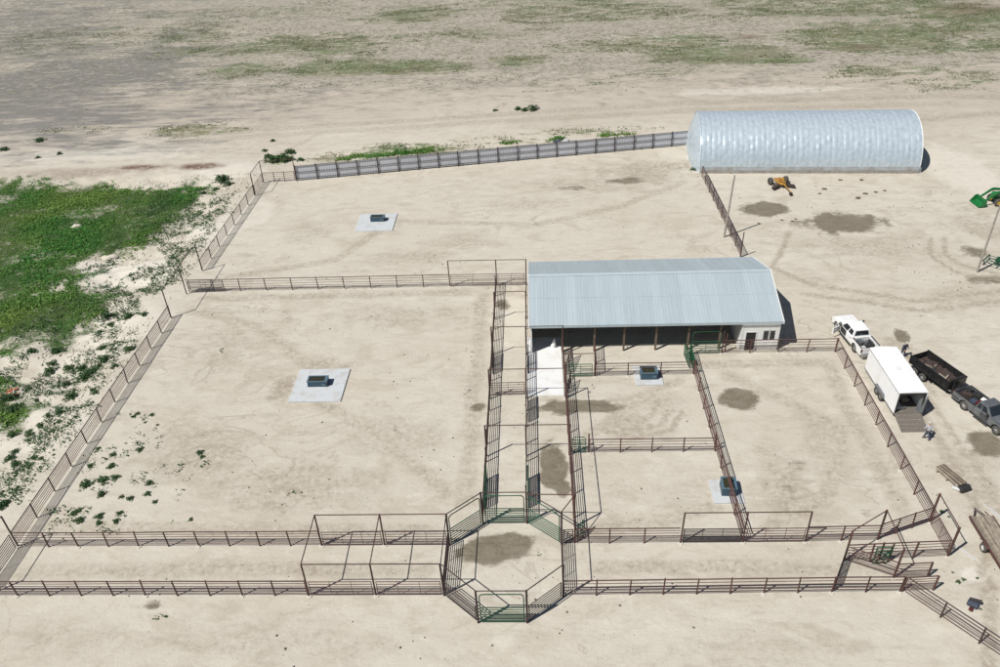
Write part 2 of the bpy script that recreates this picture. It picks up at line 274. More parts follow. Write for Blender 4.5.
def soil_material():
    m = bpy.data.materials.new('soil'); m.use_nodes = True; t = m.node_tree; n = t.nodes; L = t.links; b = n['Principled BSDF']
    b.inputs['Specular IOR Level'].default_value = .2
    ge = n.new('ShaderNodeNewGeometry')
    def noise(sc, det=6, ro=.6, stretch=None, dist=0):
        k = n.new('ShaderNodeTexNoise'); k.inputs['Scale'].default_value = sc; k.inputs['Detail'].default_value = det; k.inputs['Roughness'].default_value = ro; k.inputs['Distortion'].default_value = dist
        src = ge.outputs['Position']
        if stretch:
            mp = n.new('ShaderNodeMapping'); mp.inputs['Scale'].default_value = stretch[:3]; mp.inputs['Rotation'].default_value = (0, 0, stretch[3]); L.new(src, mp.inputs[0]); src = mp.outputs[0]
        L.new(src, k.inputs['Vector']); return k.outputs[0]
    def rng_(v, a, c, lo=0., hi=1.):
        k = n.new('ShaderNodeMapRange'); k.inputs[1].default_value = a; k.inputs[2].default_value = c; k.inputs[3].default_value = lo; k.inputs[4].default_value = hi; L.new(v, k.inputs[0]); return k.outputs[0]
    def mth(op, a, c=None):
        k = n.new('ShaderNodeMath'); k.operation = op
        for i, v in enumerate((a, c)):
            if v is None: continue
            if isinstance(v, (int, float)): k.inputs[i].default_value = v
            else: L.new(v, k.inputs[i])
        return k.outputs[0]
    def mix(f, a, c, mode='MIX'):
        k = n.new('ShaderNodeMixRGB'); k.blend_type = mode
        for i, v in ((0, f), (1, a), (2, c)):
            if isinstance(v, tuple): k.inputs[i].default_value = (*v, 1)
            elif isinstance(v, (int, float)): k.inputs[i].default_value = v
            else: L.new(v, k.inputs[i])
        return k.outputs[0]
    def attr(nm):
        a = n.new('ShaderNodeAttribute'); a.attribute_name = nm; s = n.new('ShaderNodeSeparateColor'); L.new(a.outputs['Color'], s.inputs[0]); return (*s.outputs[:3], a.outputs['Alpha'])
    wet, veg, gray, brown = attr('soil_a'); white, track, lush, far = attr('soil_b')
    big = noise(.06, 5, .6); midn = noise(.4, 6, .65, (1, 1.8, 1, .15)); fine = noise(3.2, 5, .7); speck = noise(1.1, 6, .75)
    warp = noise(.16, 7, .62, (1, 2.2, 1, -.1), 1.2)
    c = mix(rng_(big, .35, .65), (.528, .488, .414), (.482, .436, .362))
    c = mix(rng_(warp, .52, .64, 0, .5), c, (.390, .340, .270))
    c = mix(rng_(midn, .54, .70, 0, .40), c, (.350, .305, .245))
    c = mix(rng_(midn, .46, .33, 0, .45), c, (.600, .560, .485))
    b2 = noise(.9, 7, .7, (.7, 1.6, 1, .4), .8); dn = rng_(noise(.035, 4, .6), .42, .62); c = mix(mth('MULTIPLY', dn, rng_(b2, .54, .66, 0, .5)), c, (.320, .275, .220)); c = mix(rng_(b2, .42, .33, 0, .22), c, (.620, .585, .51))
    def trail(sc, wd, st): return rng_(mth('ABSOLUTE', mth('SUBTRACT', noise(sc, 5, .55, st, 1.0), .5)), wd*.3, wd, 1, 0)
    tm = rng_(noise(.05, 3, .5), .48, .60)
    c = mix(mth('MULTIPLY', mth('MULTIPLY', trail(.09, .012, (1, 1.3, 1, .5)), tm), .5), c, (.33, .285, .23))
    crumbs = rng_(noise(2.2, 3, .6), .66, .72); c = mix(mth('MULTIPLY', mth('MULTIPLY', crumbs, rng_(noise(.12, 4, .6), .50, .62)), .75), c, (.19, .165, .125))
    sp = n.new('ShaderNodeSeparateXYZ'); L.new(ge.outputs['Position'], sp.inputs[0]); far2 = rng_(mth('ADD', sp.outputs[1], mth('MULTIPLY', mth('SUBTRACT', warp, .5), 70)), 143, 160)
    c = mix(far, c, mix(rng_(warp, .4, .6), (.440, .388, .322), (.385, .338, .280)))
    c = mix(mth('MULTIPLY', far2, .8), c, mix(rng_(warp, .4, .6), (.365, .328, .272), (.300, .272, .226)))
    # dry streaks and bare crust of the far field
    streak = noise(.22, 8, .72, (.45, 1.5, 1, .1), .6)
    c = mix(mth('MULTIPLY', far2, rng_(streak, .52, .62, 0, .55)), c, (.49, .445, .375))
    gth = mth('SUBTRACT', mth('MULTIPLY', mth('SUBTRACT', noise(.30, 10, .74, (.4, 1.6, 1, .08), .5), .5), 2.2), mth('SUBTRACT', .28, mth('MULTIPLY', gray, .62))); c = mix(mth('MULTIPLY', rng_(gray, .0, .12), rng_(gth, -.15, .25, 0, .85)), c, (.150, .145, .140))
    c = mix(mth('MULTIPLY', white, rng_(speck, .35, .6, .5, 1)), c, (.64, .605, .53))
    c = mix(mth('MULTIPLY', track, rng_(b2, .36, .60, .7, 1.1)), c, (.285, .238, .178))
    churn = noise(2.1, 4, .7, None, .4); c = mix(mth('MULTIPLY', rng_(track, .02, .35), rng_(churn, .53, .62, 0, .38)), c, (.22, .185, .14)); c = mix(mth('MULTIPLY', rng_(track, .02, .35), rng_(churn, .46, .38, 0, .4)), c, (.58, .54, .465))
    # low plants, as colour between the built tufts
    vs = mth('MULTIPLY', veg, rng_(mth('ADD', mth('MULTIPLY', speck, .6), mth('MULTIPLY', streak, .4)), .44, .56))
    fn = noise(.42, 10, .76, (.55, 1.5, 1, .12), .5); fn2 = noise(1.4, 6, .8, (.8, 1.3, 1, .3))
    thr = mth('SUBTRACT', mth('ADD', mth('MULTIPLY', mth('SUBTRACT', fn, .5), 1.9), mth('MULTIPLY', mth('SUBTRACT', fn2, .5), 1.3)), mth('SUBTRACT', .36, mth('MULTIPLY', mth('ADD', veg, mth('MULTIPLY', far2, .30)), .47)))
    gv = mth('MULTIPLY', rng_(thr, -.06, .12), mth('MAXIMUM', far, rng_(veg, 0, .15)))
    c = mix(mth('MULTIPLY', gv, .92), c, mix(rng_(noise(.11, 4, .6), .40, .60), (.100, .145, .052), (.170, .165, .092)))
    fs = mth('MULTIPLY', far2, rng_(mth('ADD', mth('MULTIPLY', noise(.75, 7, .8), .6), mth('MULTIPLY', streak, .4)), .50, .57, 0, .5))
    c = mix(fs, c, (.20, .185, .145))
    grain = noise(.95, 4, .8, (.75, 1.35, 1, .2)); gd = rng_(noise(.045, 4, .6), .36, .6, .45, 1)
    c = mix(mth('MULTIPLY', mth('MULTIPLY', mth('MAXIMUM', far2, mth('MULTIPLY', far, .25)), gd), rng_(grain, .53, .59, 0, .9)), c, (.140, .133, .098))
    c = mix(mth('MULTIPLY', mth('MULTIPLY', mth('MAXIMUM', far2, mth('MULTIPLY', far, .25)), gd), rng_(grain, .45, .36, 0, .6)), c, (.54, .495, .42))
    tf = rng_(noise(.03, 3, .5), .54, .64)
    c = mix(mth('MULTIPLY', mth('MULTIPLY', far, tf), mth('MULTIPLY', trail(.06, .008, (1.3, .6, 1, .2)), .55)), c, (.50, .455, .385))
    c = mix(mth('MULTIPLY', brown, rng_(speck, .4, .55, .55, 1)), c, (.125, .066, .045))
    c = mix(mth('MULTIPLY', lush, rng_(speck, .62, .52, .5, 1)), c, (.052, .075, .028))
    wn = mth('ADD', mth('MULTIPLY', mth('SUBTRACT', b2, .5), 1.1), mth('MULTIPLY', mth('SUBTRACT', noise(2.6, 5, .75), .5), .3))
    wm = mth('MULTIPLY', rng_(mth('ADD', wet, wn), .26, .56, 0, 1), rng_(b2, .35, .6, 1, .82))
    c = mix(wm, c, mix(rng_(fine, .4, .6), (.135, .112, .078), (.165, .138, .098)))
    grit = noise(7.5, 3, .8); c = mix(rng_(fine, .56, .70, 0, .22), c, (.30, .26, .205))
    c = mix(rng_(fine, .43, .30, 0, .2), c, (.66, .62, .54)); c = mix(rng_(grit, .58, .70, 0, .22), c, (.27, .235, .185)); c = mix(rng_(grit, .42, .32, 0, .15), c, (.66, .63, .55))
    L.new(c, b.inputs['Base Color']); L.new(rng_(wm, .3, .9, .95, .55), b.inputs['Roughness'])
    bp = n.new('ShaderNodeBump'); bp.inputs['Strength'].default_value = .45; bp.inputs['Distance'].default_value = .12
    L.new(mth('ADD', mth('ADD', mth('MULTIPLY', fine, .5), mth('MULTIPLY', b2, .9)), mth('MULTIPLY', midn, 1.2)), bp.inputs['Height']); L.new(bp.outputs[0], b.inputs['Normal'])
    M['soil'] = m
soil_material()
gobj = link('ground', ground(), 'soil'); gobj['kind'] = 'structure'
def hz(x, y): return float(height(np.array([float(x)]), np.array([float(y)]))[0])

# ------------------------------------------------------------------ ground cover
def tufts(name, px, py, size, k, m, label, spread=.5, hgt=.8):
    N = len(px); z0 = height(px, py)
    c = np.stack([px, py, z0], 1)[:, None, :]; s = size[:, None, None]
    ctr = c+rng.normal(0, 1, (N, k, 3))*s*np.array([spread, spread, .0])
    ctr[:, :, 2] += rng.random((N, k))*size[:, None]*hgt
    a = rng.normal(0, 1, (N, k, 3)); a[:, :, 2] *= .45; a /= np.linalg.norm(a, axis=2, keepdims=True)
    b = rng.normal(0, 1, (N, k, 3)); b[:, :, 2] *= .45; b -= (b*a).sum(2, keepdims=True)*a; b /= np.linalg.norm(b, axis=2, keepdims=True)
    ln = s*(.45+.4*rng.random((N, k, 1)))
    V = np.stack([ctr-a*ln*.5, ctr+b*ln*.38, ctr+a*ln*.7, ctr-b*ln*.38], 2).reshape(-1, 3)
    n = N*k; me = bpy.data.meshes.new(name); me.vertices.add(n*4); me.vertices.foreach_set('co', V.ravel())
    me.loops.add(n*4); me.loops.foreach_set('vertex_index', np.arange(n*4, dtype=np.int32)); me.polygons.add(n)
    me.polygons.foreach_set('loop_start', np.arange(0, n*4, 4, dtype=np.int32)); me.update()
    o = link(name, me, m); o['kind'] = 'stuff'; o['label'] = label; o['category'] = 'vegetation'; return o
def scatter(n, x0, x1, y0, y1, dens):
    x = rng.uniform(x0, x1, n); y = rng.uniform(y0, y1, n); k = rng.random(n) < dens(x, y); return x[k], y[k]
x, y = scatter(150000, -100, -46, 52, 113, lush_at)
tufts('lush_weeds', x, y, .13+.26*rng.random(len(x))*sstep(.3, .7, fbm(x, y, .22, 9)), 4, 'lush_leaf', 'dense bright green weeds covering the low field at left')
def vegd(x, y):
    wf = (fbm(x*.6, y, .12, 23)-.5)*2.4; p = sstep(.50, .56, fbm(x*.5, y*1.2, .45, 41, 6)); return np.minimum(1, blobs(x, y, VEG, wf)*1.3+.22*sstep(138, 160, y)*sstep(.40, .62, fbm(x*.4, y, .07, 43, 4)))*p
x, y = scatter(230000, -130, 130, 116, 235, vegd)
tufts('field_weeds', x, y, .14+.30*rng.random(len(x))**1.5, 3, 'field_leaf', 'sparse olive weeds scattered over the far dry field', 1.1, .22)
def windd(x, y):
    u = ((x+34.6)*.9873+(y-108.2)*.1588); v = (-(x+34.6)*.1588+(y-108.2)*.9873); pch = fbm(x*.7, y, .35, 83, 4)
    left = sstep(5, 8, u)*(1-sstep(22, 28, u))*sstep(.4, .9, v)*(1-sstep(2.2, 5.2, v+(pch-.5)*4))
    right = .8*sstep(20, 26, u)*(1-sstep(50, 57, u))*sstep(1.2, 2, v)*(1-sstep(3, 4.6, v+(pch-.5)*3)); edge = .5*sstep(2, 5, u)*(1-sstep(50, 57, u))*(1-sstep(.3, .6, np.abs(v-7.5-(pch-.5)*4)))
    return np.maximum(np.maximum(left, right)*sstep(.30, .48, pch), edge*sstep(.5, .6, pch))
x, y = scatter(95000, -34, 24, 108, 130, windd)
tufts('windbreak_weeds', x, y, .14+.34*rng.random(len(x)), 4, 'lush_leaf', 'ragged green weeds growing along the back of the windbreak', .5, .9)
def bankd(x, y): return sstep(-40.5, -44, x)*(1-sstep(-52, -60, x))*sstep(.43, .60, fbm(x, y, .45, 51, 4))*.75
x, y = scatter(30000, -60, -41, 44, 108, bankd)
x2, y2 = scatter(1700, -39, -26, 41, 58, lambda x, y: sstep(.50, .66, fbm(x, y, .6, 61, 4))*(1-sstep(4, 12, np.hypot(x+38, y-46)))*.8)
x3, y3 = scatter(1500, -40, 24, 30, 108, lambda x, y: sstep(.66, .74, fbm(x, y, .35, 71, 4))*.3)
x = np.concatenate([x, x2, x3]); y = np.concatenate([y, y2, y3])
tufts('bank_weeds', x, y, .08+.26*rng.random(len(x))**2, 6, 'weed_leaf', 'tiny scattered weeds on the pale dirt', .8, .6)
def clump_mesh(i):
    rr = random.Random(100+i); mb = MB()
    for k in range(280):
        a = rr.uniform(0, 6.283); el = math.acos(rr.uniform(0, 1)); d = rr.random()**.45; ir = 1+.35*math.sin(a*3+i)+.2*math.sin(a*5+2*i)
        p = Vector((math.cos(a)*math.sin(el)*d*ir, math.sin(a)*math.sin(el)*d*ir, math.cos(el)*d*.95+.04))
        u = Vector((rr.gauss(0,1), rr.gauss(0,1), rr.gauss(0,.5))).normalized(); w = Vector((rr.gauss(0,1), rr.gauss(0,1), rr.gauss(0,.5))); w = (w-u*w.dot(u)).normalized(); ln = rr.uniform(.16, .34)
        mb.add([p-u*ln*.5, p+w*ln*.4, p+u*ln*.7, p-w*ln*.4], [(0,1,2,3)])
    return mb.mesh('weed_clump')
CL = [clump_mesh(i) for i in range(5)]
WEEDS = [('dark green weed clump on the pale bank outside the long left fence', 'weeds outside the left fence',
 [(-43.4,44.1,.58),(-43.2,44.4,.42),(-46.1,50,.54),(-45.1,49.2,.53),(-43.8,49.8,.36),(-46.3,51.1,.45),(-51.2,58.5,.89),(-49.8,57,.88),(-45.9,54.7,.47),(-45.5,55.6,.38),(-46.3,60.7,.6),(-44.6,58.3,.69),(-44.4,55.8,.48),(-44.7,61.7,.91),(-44.4,62.6,.62),(-46.1,63.5,.52),(-44,64.3,.73),(-45.3,66.5,.53),(-44.1,63.3,.41),(-42,65.7,.63),(-42.2,62.9,.41),(-47.7,72.9,.8),(-46.8,71.7,.45),(-45,72.6,.68),(-43.1,72.5,.45),(-47.4,70.3,.44),(-49.6,63.6,.73),(-50.2,66.4,.75),(-49.7,64.5,.63),(-47.8,63.8,.62),(-52.6,66,.53),(-42.3,58.6,.39),(-42.8,59.1,.3),(-48.2,58.4,.3),(-46.7,54,.38),(-47.8,53.4,.56),(-46.1,53.3,.47),(-43,49.6,.27)]),
 ('small dark green weed clump inside the large left pen near its left fence', 'weeds inside the left pen',
 [(-37.4,46.3,.59),(-36.2,46.8,.51),(-35.3,47.1,.43),(-36.2,48.5,.43),(-38.1,48.6,.35),(-36.7,49.9,.35),(-38.4,50.7,.27),(-34.6,50.5,.36),(-35.6,45.2,.42),(-37,43.1,.33),(-36.7,43.4,.33),(-36.1,42.4,.4),(-34.7,42.8,.4),(-34.4,42.1,.32),(-33.1,42.3,.32),(-33.2,43.1,.32),(-31.8,45.2,.33),(-32.1,46.4,.34),(-33,44.7,.33),(-33.8,44.9,.25),(-30.8,44.3,.25),(-29.1,50,.35),(-28.7,49.5,.26),(-37,55,.28),(-36.8,55.4,.28),(-35.4,55.2,.28),(-34.3,53.8,.18),(-35.6,54.2,.19),(-27.2,42.4,.24)]),
 ('small grey green weed tuft on the dirt right of the loading chute', 'weeds right of the chute', [(28.6,37,.13),(28.6,36.2,.2),(29.05,36.4,.18),(30,36.5,.14),(29.1,34,.12),(30.2,42.6,.2),(30.5,42.1,.14)]),
 ('green bush on bare dirt beyond the far end of the pens', 'bushes beyond the pens',
 [(-41.6,117.9,.8),(-40.4,116.2,1.1),(-39.3,116.9,1.4),(-38.1,116.6,1.0),(-38.4,119.4,.96),(-46.4,110,1.2),(-44.9,108.1,.75),(-46.5,107.1,.6),(-47.9,105.8,.59),(-42.7,124.9,.5),(-36.2,116.7,.63),(-2.4,136.6,.7),(.2,136.3,1.04),(-1.2,135.9,.69),(-6.4,136.4,.52),(-83.8,128.2,.9),(-88,124.4,.9),(-80.1,120.4,.5),(-77.2,121.8,.5),(-42.8,120.5,.49),(16.5,117.1,.46),(15.8,117.3,.46),(23.2,108.4,.6)])]
for lab, grp, L in WEEDS:
    for i, (wx, wy, wr) in enumerate(L):
        o = tag(link('weed_clump', CL[i % 5], 'weed_leaf'), lab, 'weed', grp)
        o.location = (wx, wy, hz(wx, wy)-.03); o.scale = (wr*.95, wr*.9, wr*random.uniform(.6, .95)); o.rotation_euler = (0, 0, random.uniform(0, 6))
def bank_clods(x, y): return sstep(-40.6, -43, x)*(1-sstep(-56, -62, x))*sstep(.45, .6, fbm(x, y, .3, 91, 4))*(1-lush_at(x, y))
def clods(name, label, m, cnt, box, d, s0, s1):           # thousands of loose crumbs as one object
    x, y = scatter(cnt, *box, d); n = len(x); sz = (s0+s1*rng.random(n)**2)[:, None, None]
    u = np.array([(1,0,0),(0,1,0),(-1,0,0),(0,-1,0),(0,0,.7),(0,0,-.7)])[None]*(.6+.7*rng.random((n, 6, 1)))
    V = u*sz; a = rng.random(n)*6.28; ca, sa = np.cos(a)[:, None], np.sin(a)[:, None]
    V = np.stack([V[..., 0]*ca-V[..., 1]*sa, V[..., 0]*sa+V[..., 1]*ca, V[..., 2]], -1)+np.stack([x, y, height(x, y)+.01], 1)[:, None, :]
    F = np.array([(0,1,4),(1,2,4),(2,3,4),(3,0,4),(1,0,5),(2,1,5),(3,2,5),(0,3,5)])[None]+np.arange(n)[:, None, None]*6
    me = bpy.data.meshes.new(name); me.vertices.add(n*6); me.vertices.foreach_set('co', V.ravel()); nf = n*8
    me.loops.add(nf*3); me.loops.foreach_set('vertex_index', F.ravel().astype(np.int32)); me.polygons.add(nf); me.polygons.foreach_set('loop_start', np.arange(0, nf*3, 3, dtype=np.int32)); me.update()
    o = link(name, me, m); o['kind'] = 'stuff'; o['label'] = label; o['category'] = 'dirt'
clods('dirt_clods', 'broken pale dirt clods along the left bank', 'pale_rock', 15000, (-62,-40.5,44,112), bank_clods, .05, .17)
clods('dung_crumbs', 'dark dung crumbs scattered thinly over the pens and yard', 'clod_soil', 16000, (-39,60,29,107), lambda x, y: (sstep(.56, .70, fbm(x, y, .22, 95, 4))*.35+.03)*(1-.8*sstep(.5, .6, fbm(x, y, .05, 97, 2))), .025, .09)
def rock_mesh(i):
    bm = bmesh.new(); bmesh.ops.create_icosphere(bm, subdivisions=2, radius=1); rr = random.Random(i)
    for v in bm.verts: v.co *= rr.uniform(.6, 1.25); v.co.z *= .5
    me = bpy.data.meshes.new('rock'); bm.to_mesh(me); bm.free(); return me
for k, (rx, ry, rs, lab) in enumerate([(-53.8,87.2,1.5,'largest pale mound of dirt at the edge of the green field'),(-62.5,96.4,1.1,'pale dirt mound in the middle of the green field'),
    (-61,109.3,.9,'pale rock pile near the far edge of the green field')]):
    o = tag(link('dirt_mound', rock_mesh(k), 'pale_rock', smooth=True), lab, 'mound'); o.location = (rx, ry, hz(rx, ry)-.02); o.scale = (rs*.75, rs*.6, rs*.45)

# ------------------------------------------------------------------ fence and gate kit
def unit_rail(n=6):
    return MB().cyl((0,0,0), (1,0,0), 1, n).mesh('rail')
RAIL = {}
def rail_mesh(m):
    if m not in RAIL:
        RAIL[m] = unit_rail(); RAIL[m].materials.append(M[m])
    return RAIL[m]
POST = {}
def post_mesh(m, r, h):
    k = (m, r, round(h, 2))
    if k not in POST:
        mb = MB().cyl((0,0,-.12), (0,0,h), r, 10); mb.cyl((0,0,h), (0,0,h+r*.5), r*1.04, 10, r*.5); me = mb.mesh('post'); me.materials.append(M[m]); POST[k] = me
    return POST[k]
def bar(name, a, b, r, m, parent):                      # a pipe between two points in the parent's space
    a = Vector(a); b = Vector(b); d = b-a; o = bpy.data.objects.new(name, rail_mesh(m)); COL.objects.link(o); o.parent = parent
    o.location = a; o.rotation_euler = d.to_track_quat('X', 'Z').to_euler(); o.scale = (d.length, r, r); return o
def post(name, p, r, h, m, parent, lean=.008, foot=False):
    o = bpy.data.objects.new(name, post_mesh(m, r, h)); COL.objects.link(o); o.parent = parent; o.location = p
    o.rotation_euler = (random.gauss(0, lean), random.gauss(0, lean), random.uniform(0, 3))
    if foot:
        f = bpy.data.objects.new('footing', FOOT); COL.objects.link(f); f.parent = parent; f.location = (p[0]+random.uniform(-.05,.05), p[1]-.04, p[2]); f.rotation_euler = (0, 0, random.uniform(0, 6))
    return o
def foot_mesh():
    mb = MB(); n = 10; rr = random.Random(3)
    ring = [(math.cos(6.283*i/n)*.2*rr.uniform(.8,1.2), math.sin(6.283*i/n)*.2*rr.uniform(.8,1.2)) for i in range(n)]
    mb.add([(x, y, -.05) for x, y in ring]+[(x*.8, y*.8, .06) for x, y in ring], [(i, (i+1) % n, n+(i+1) % n, n+i) for i in range(n)]+[tuple(range(n, 2*n))])
    me = mb.mesh('footing'); me.materials.append(M['footing']); return me
FOOT = foot_mesh()
GR_FENCE = 'pipe fences of the pens'
def fence(p, q, n, label, h=1.6, nr=6, m='rust_pipe', mr='rust_rail', pr=.052, first=True, last=True, chunk=2, foot=True, name='pipe_fence'):
    p = Vector((*p, 0)); q = Vector((*q, 0)); t = thing(name, label, 'fence', p, 0); d = q-p; L = d.length
    for i in range(n+1):
        if (i == 0 and not first) or (i == n and not last): continue
        w = d*(i/n); post('post', (w.x, w.y, hz(p.x+w.x, p.y+w.y)), pr, h, m, t, .02, foot=foot and random.random() < .35)
    i = 0
    while i < n:
        j = min(i+chunk, n); a = d*(i/n); b = d*(j/n)
        za = hz(p.x+a.x, p.y+a.y); zb = hz(p.x+b.x, p.y+b.y)
        for k in range(nr):
            f = k/(nr-1); zz = .26+(h-.30)*f; top = k == nr-1
            bar('rail', (a.x, a.y, zz+za+random.gauss(0, .014)), (b.x, b.y, zz+zb+random.gauss(0, .014)),   .045 if top else .026, m if top else mr, t)
        i = j
    return t
def gate(p, q, label, m='green_gate', h=1.5, nr=6, bow=None, z0=.12, braces=1, r=.03, name='pipe_gate', dz=0):
    p = Vector((*p, dz)); q = Vector((*q, dz)); d = q-p; L = d.length; t = thing(name, label, 'gate', p, math.atan2(d.y, d.x))
    e = .07; H = bow or h
    if bow:
        c = .28; pts = [(e,0,z0), (e,0,H-c)]+[(e+c-c*math.cos(a), 0, H-c+c*math.sin(a)) for a in (.4,.8,1.2,1.57)]
        pts += [(L-x, y, z) for x, y, z in pts[::-1]]
        MB().tube(pts, r*1.1, 8).build('bow_frame', m, t)
    else:
        for x in (e, L-e): MB().cyl((x,0,z0), (x,0,h), r, 8).build('stile', m, t)
    for k in range(nr):
        bar('rail', (e,0,z0+.03+(h-z0-.06)*k/(nr-1)), (L-e,0,z0+.03+(h-z0-.06)*k/(nr-1)), (.034 if k in (0, nr-1) else .028)*(1.2 if m == 'green_gate' else 1), m, t)
    for b in range(braces):
        x = L*(b+1)/(braces+1); MB().cyl((x,.02,z0), (x,.02,h), .02, 6).build('brace', m, t)
    return t
def frame(posts, beams, label, h=3.3, m='rust_pipe', name='overhead_frame', r=.062, foot=True, origin=None):
    o = Vector((*(origin or posts[0][:2]), 0)); t = thing(name, label, 'pipe frame', o)
    for p in posts:
        hh = p[2] if len(p) > 2 else h; post('tall_post', (p[0]-o.x, p[1]-o.y, hz(p[0], p[1])), r, hh, m, t, .006, foot)
    for a, b in beams:
        za = a[2] if len(a) > 2 else h; zb = b[2] if len(b) > 2 else h
        bar('beam', (a[0]-o.x, a[1]-o.y, za), (b[0]-o.x, b[1]-o.y, zb), .04, m, t)
    return t

# ------------------------------------------------------------------ perimeter
fence((-39.7,39.85), (-39.7,71.6), 11, 'long left perimeter pipe fence beside the weedy bank', m='dark_pipe', nr=7)
fence((-39.75,81.9), (-39.55,103.3), 7, 'far left perimeter pipe fence beside the upper pen', m='dark_pipe', nr=6)
frame([(-39.8,71.7),(-39.8,76.6),(-39.8,81.9)], [((-39.8,71.7),(-39.8,76.6)),((-39.8,76.6),(-39.8,81.9))], 'three tall posts with top pipe over the open left gateway', 3.6, 'dark_pipe')
gate((-39.6,76.85), (-35.4,76.98), 'dark pipe gate swung open along the long cross fence', 'dark_pipe', 1.5, 7, r=.04)
gate((-39.6,77.25), (-36.9,77.3), 'shorter dark pipe gate swung open behind the longer one', 'dark_pipe', 1.5, 7, r=.04)
frame([(-39.5,103.4),(-39.5,107.9)], [((-39.5,103.4),(-39.5,107.9))], 'tall pipe gate frame in the far left corner', 3.3, 'dark_pipe')
gate((-39.5,103.6), (-39.5,107.7), 'brown pipe gate closed in the far left corner frame', 'rust_rail', 1.5, 6)
t = fence((-39.4,107.95), (-34.9,108.25), 3, 'short pipe fence between corner frame and metal windbreak', h=1.5, nr=5, first=False, m='rust_rail')
frame([(-34.75,108.3)], [((-39.5,107.95),(-34.75,108.3))], 'single tall pale post at the left end of the windbreak', 3.3, 'rust_rail')
frame([(-39.7,39.85),(-39.7,35.3)], [((-39.7,39.85),(-39.7,35.3))], 'tall pipe gate frame at the left end of the front alley', 3.3, 'dark_pipe')
gate((-39.7,35.45), (-39.7,39.7), 'dark pipe gate closing the left end of the front alley', 'dark_pipe', 1.55, 8, r=.035)
fence((-39.7,77.05), (-9.6,77.1), 10, 'long pipe cross fence between upper and lower left pens', nr=5, first=False)
frame([(-9.6,77.1),(-4.3,77.05),(-.98,77.0)], [((-9.6,77.1),(-4.3,77.05)),((-4.3,77.05),(-.98,77.0))], 'tall posts with top pipe left of the barn back corner', 3.3)
gate((-9.5,77.1), (-4.4,77.06), 'brown pipe gate between tall posts left of the barn', 'rust_rail', 1.55, 6)
gate((-4.2,77.05), (-1.1,77.0), 'short brown pipe gate next to the barn back corner', 'rust_rail', 1.55, 6)
fence((24,82.4), (23.75,105.6), 9, 'pipe fence running from the barn back to the silver arched building', h=1.7, nr=7, m='dark_pipe')
frame([(24.0,82.3)], [], 'tall brown post at the near end of the back yard fence', 3.3)

# ------------------------------------------------------------------ front alley
fence((-39.6,39.8), (-16.3,39.75), 10, 'front alley inner pipe fence on the left half', first=False, nr=6)
fence((-39.6,35.35), (-16.3,35.28), 10, 'front alley outer pipe fence on the left half', first=False, nr=6)
fp = [(-16.25,39.72), (-11.52,39.72), (-16.2,35.27), (-11.48,35.27)]
frame(fp, [(fp[0],fp[1]),(fp[1],(-6.68,39.72)),(fp[2],fp[3]),(fp[3],(-6.68,35.25)),(fp[0],fp[2]),(fp[1],fp[3])], 'overhead pipe frame across the front alley left of the octagon pen', 3.3)
for a, b, y, w in ((-16.15,-11.62,39.72,'left inner'), (-11.42,-6.8,39.72,'right inner'), (-16.1,-11.58,35.27,'left outer'), (-11.38,-6.8,35.26,'right outer')):
    gate((a,y), (b,y), 'brown pipe gate under the overhead frame, %s of four beside the octagon' % w, 'rust_rail', 1.5, 6, braces=2)
fence((2.6,39.8), (10.2,39.8), 3, 'front alley inner pipe fence just right of the octagon', nr=6, last=False)
frame([(10.3,39.78),(14.8,39.78),(19.3,39.8)], [((10.3,39.78),(14.8,39.78)),((14.8,39.78),(19.3,39.8))], 'three tall posts with top pipe over the front alley gates at right', 3.15)
gate((10.4,39.78), (14.7,39.78), 'dark pipe gate left of two under the right overhead pipe', 'dark_pipe', 1.5, 10, braces=2, r=.045)
gate((14.9,39.78), (19.2,39.8), 'brown pipe gate right of two under the right overhead pipe', 'rust_rail', 1.5, 6, braces=2)
fence((19.3,39.8), (24.45,39.9), 2, 'front alley inner pipe fence left of the loading chute', first=False, last=False, nr=6)
fence((1.55,35.2), (24.38,35.42), 10, 'front alley outer pipe fence on the right half', first=False, nr=5)

# ------------------------------------------------------------------ octagon sorting pen
O = [(-4.27,41.8),(-.93,41.8),(1.6,39.75),(1.55,35.15),(-.92,33.05),(-4.2,33.05),(-6.68,35.25),(-6.68,39.7)]
frame(O, [(O[i], O[(i+1) % 8]) for i in range(8)], 'ring of eight tall posts with top pipes round the octagon pen', 3.3, 'dark_pipe', 'octagon_frame', .075, foot=False)
def inset(a, b, k=.12):
    a = Vector(a); b = Vector(b); d = (b-a).normalized()*k; return tuple(a+d), tuple(b-d)
for i, lab, m, bow in ((0,'far green bow gate of the octagon pen','green_gate',2.95),(1,'far right green bow gate of the octagon pen','green_gate',2.95),(2,'right side dark pipe gate of the octagon pen','dark_pipe',None),
    (3,'near right brown pipe panel of the octagon pen','dark_pipe',None),(4,'near green bow gate of the octagon pen','green_gate',2.95),(5,'near left brown pipe panel of the octagon pen','dark_pipe',None),
    (6,'left side dark pipe gate of the octagon pen','dark_pipe',None),(7,'far left green bow gate of the octagon pen','green_gate',2.95)):
    a, b = inset(O[i], O[(i+1) % 8]); gate(a, b, lab, m, 1.62, 7, bow=bow, braces=0 if bow else (2 if i in (2, 6) else 0), r=.036)
gate((1.72,39.78), (2.5,39.82), 'small dark pipe gate between octagon pen and alley fence', 'dark_pipe', 1.5, 7, braces=1, r=.035)
gate((2.75,39.95), (3.35,40.9), 'small green pipe gate standing open beside the octagon pen', 'green_gate', 1.45, 5, braces=0)

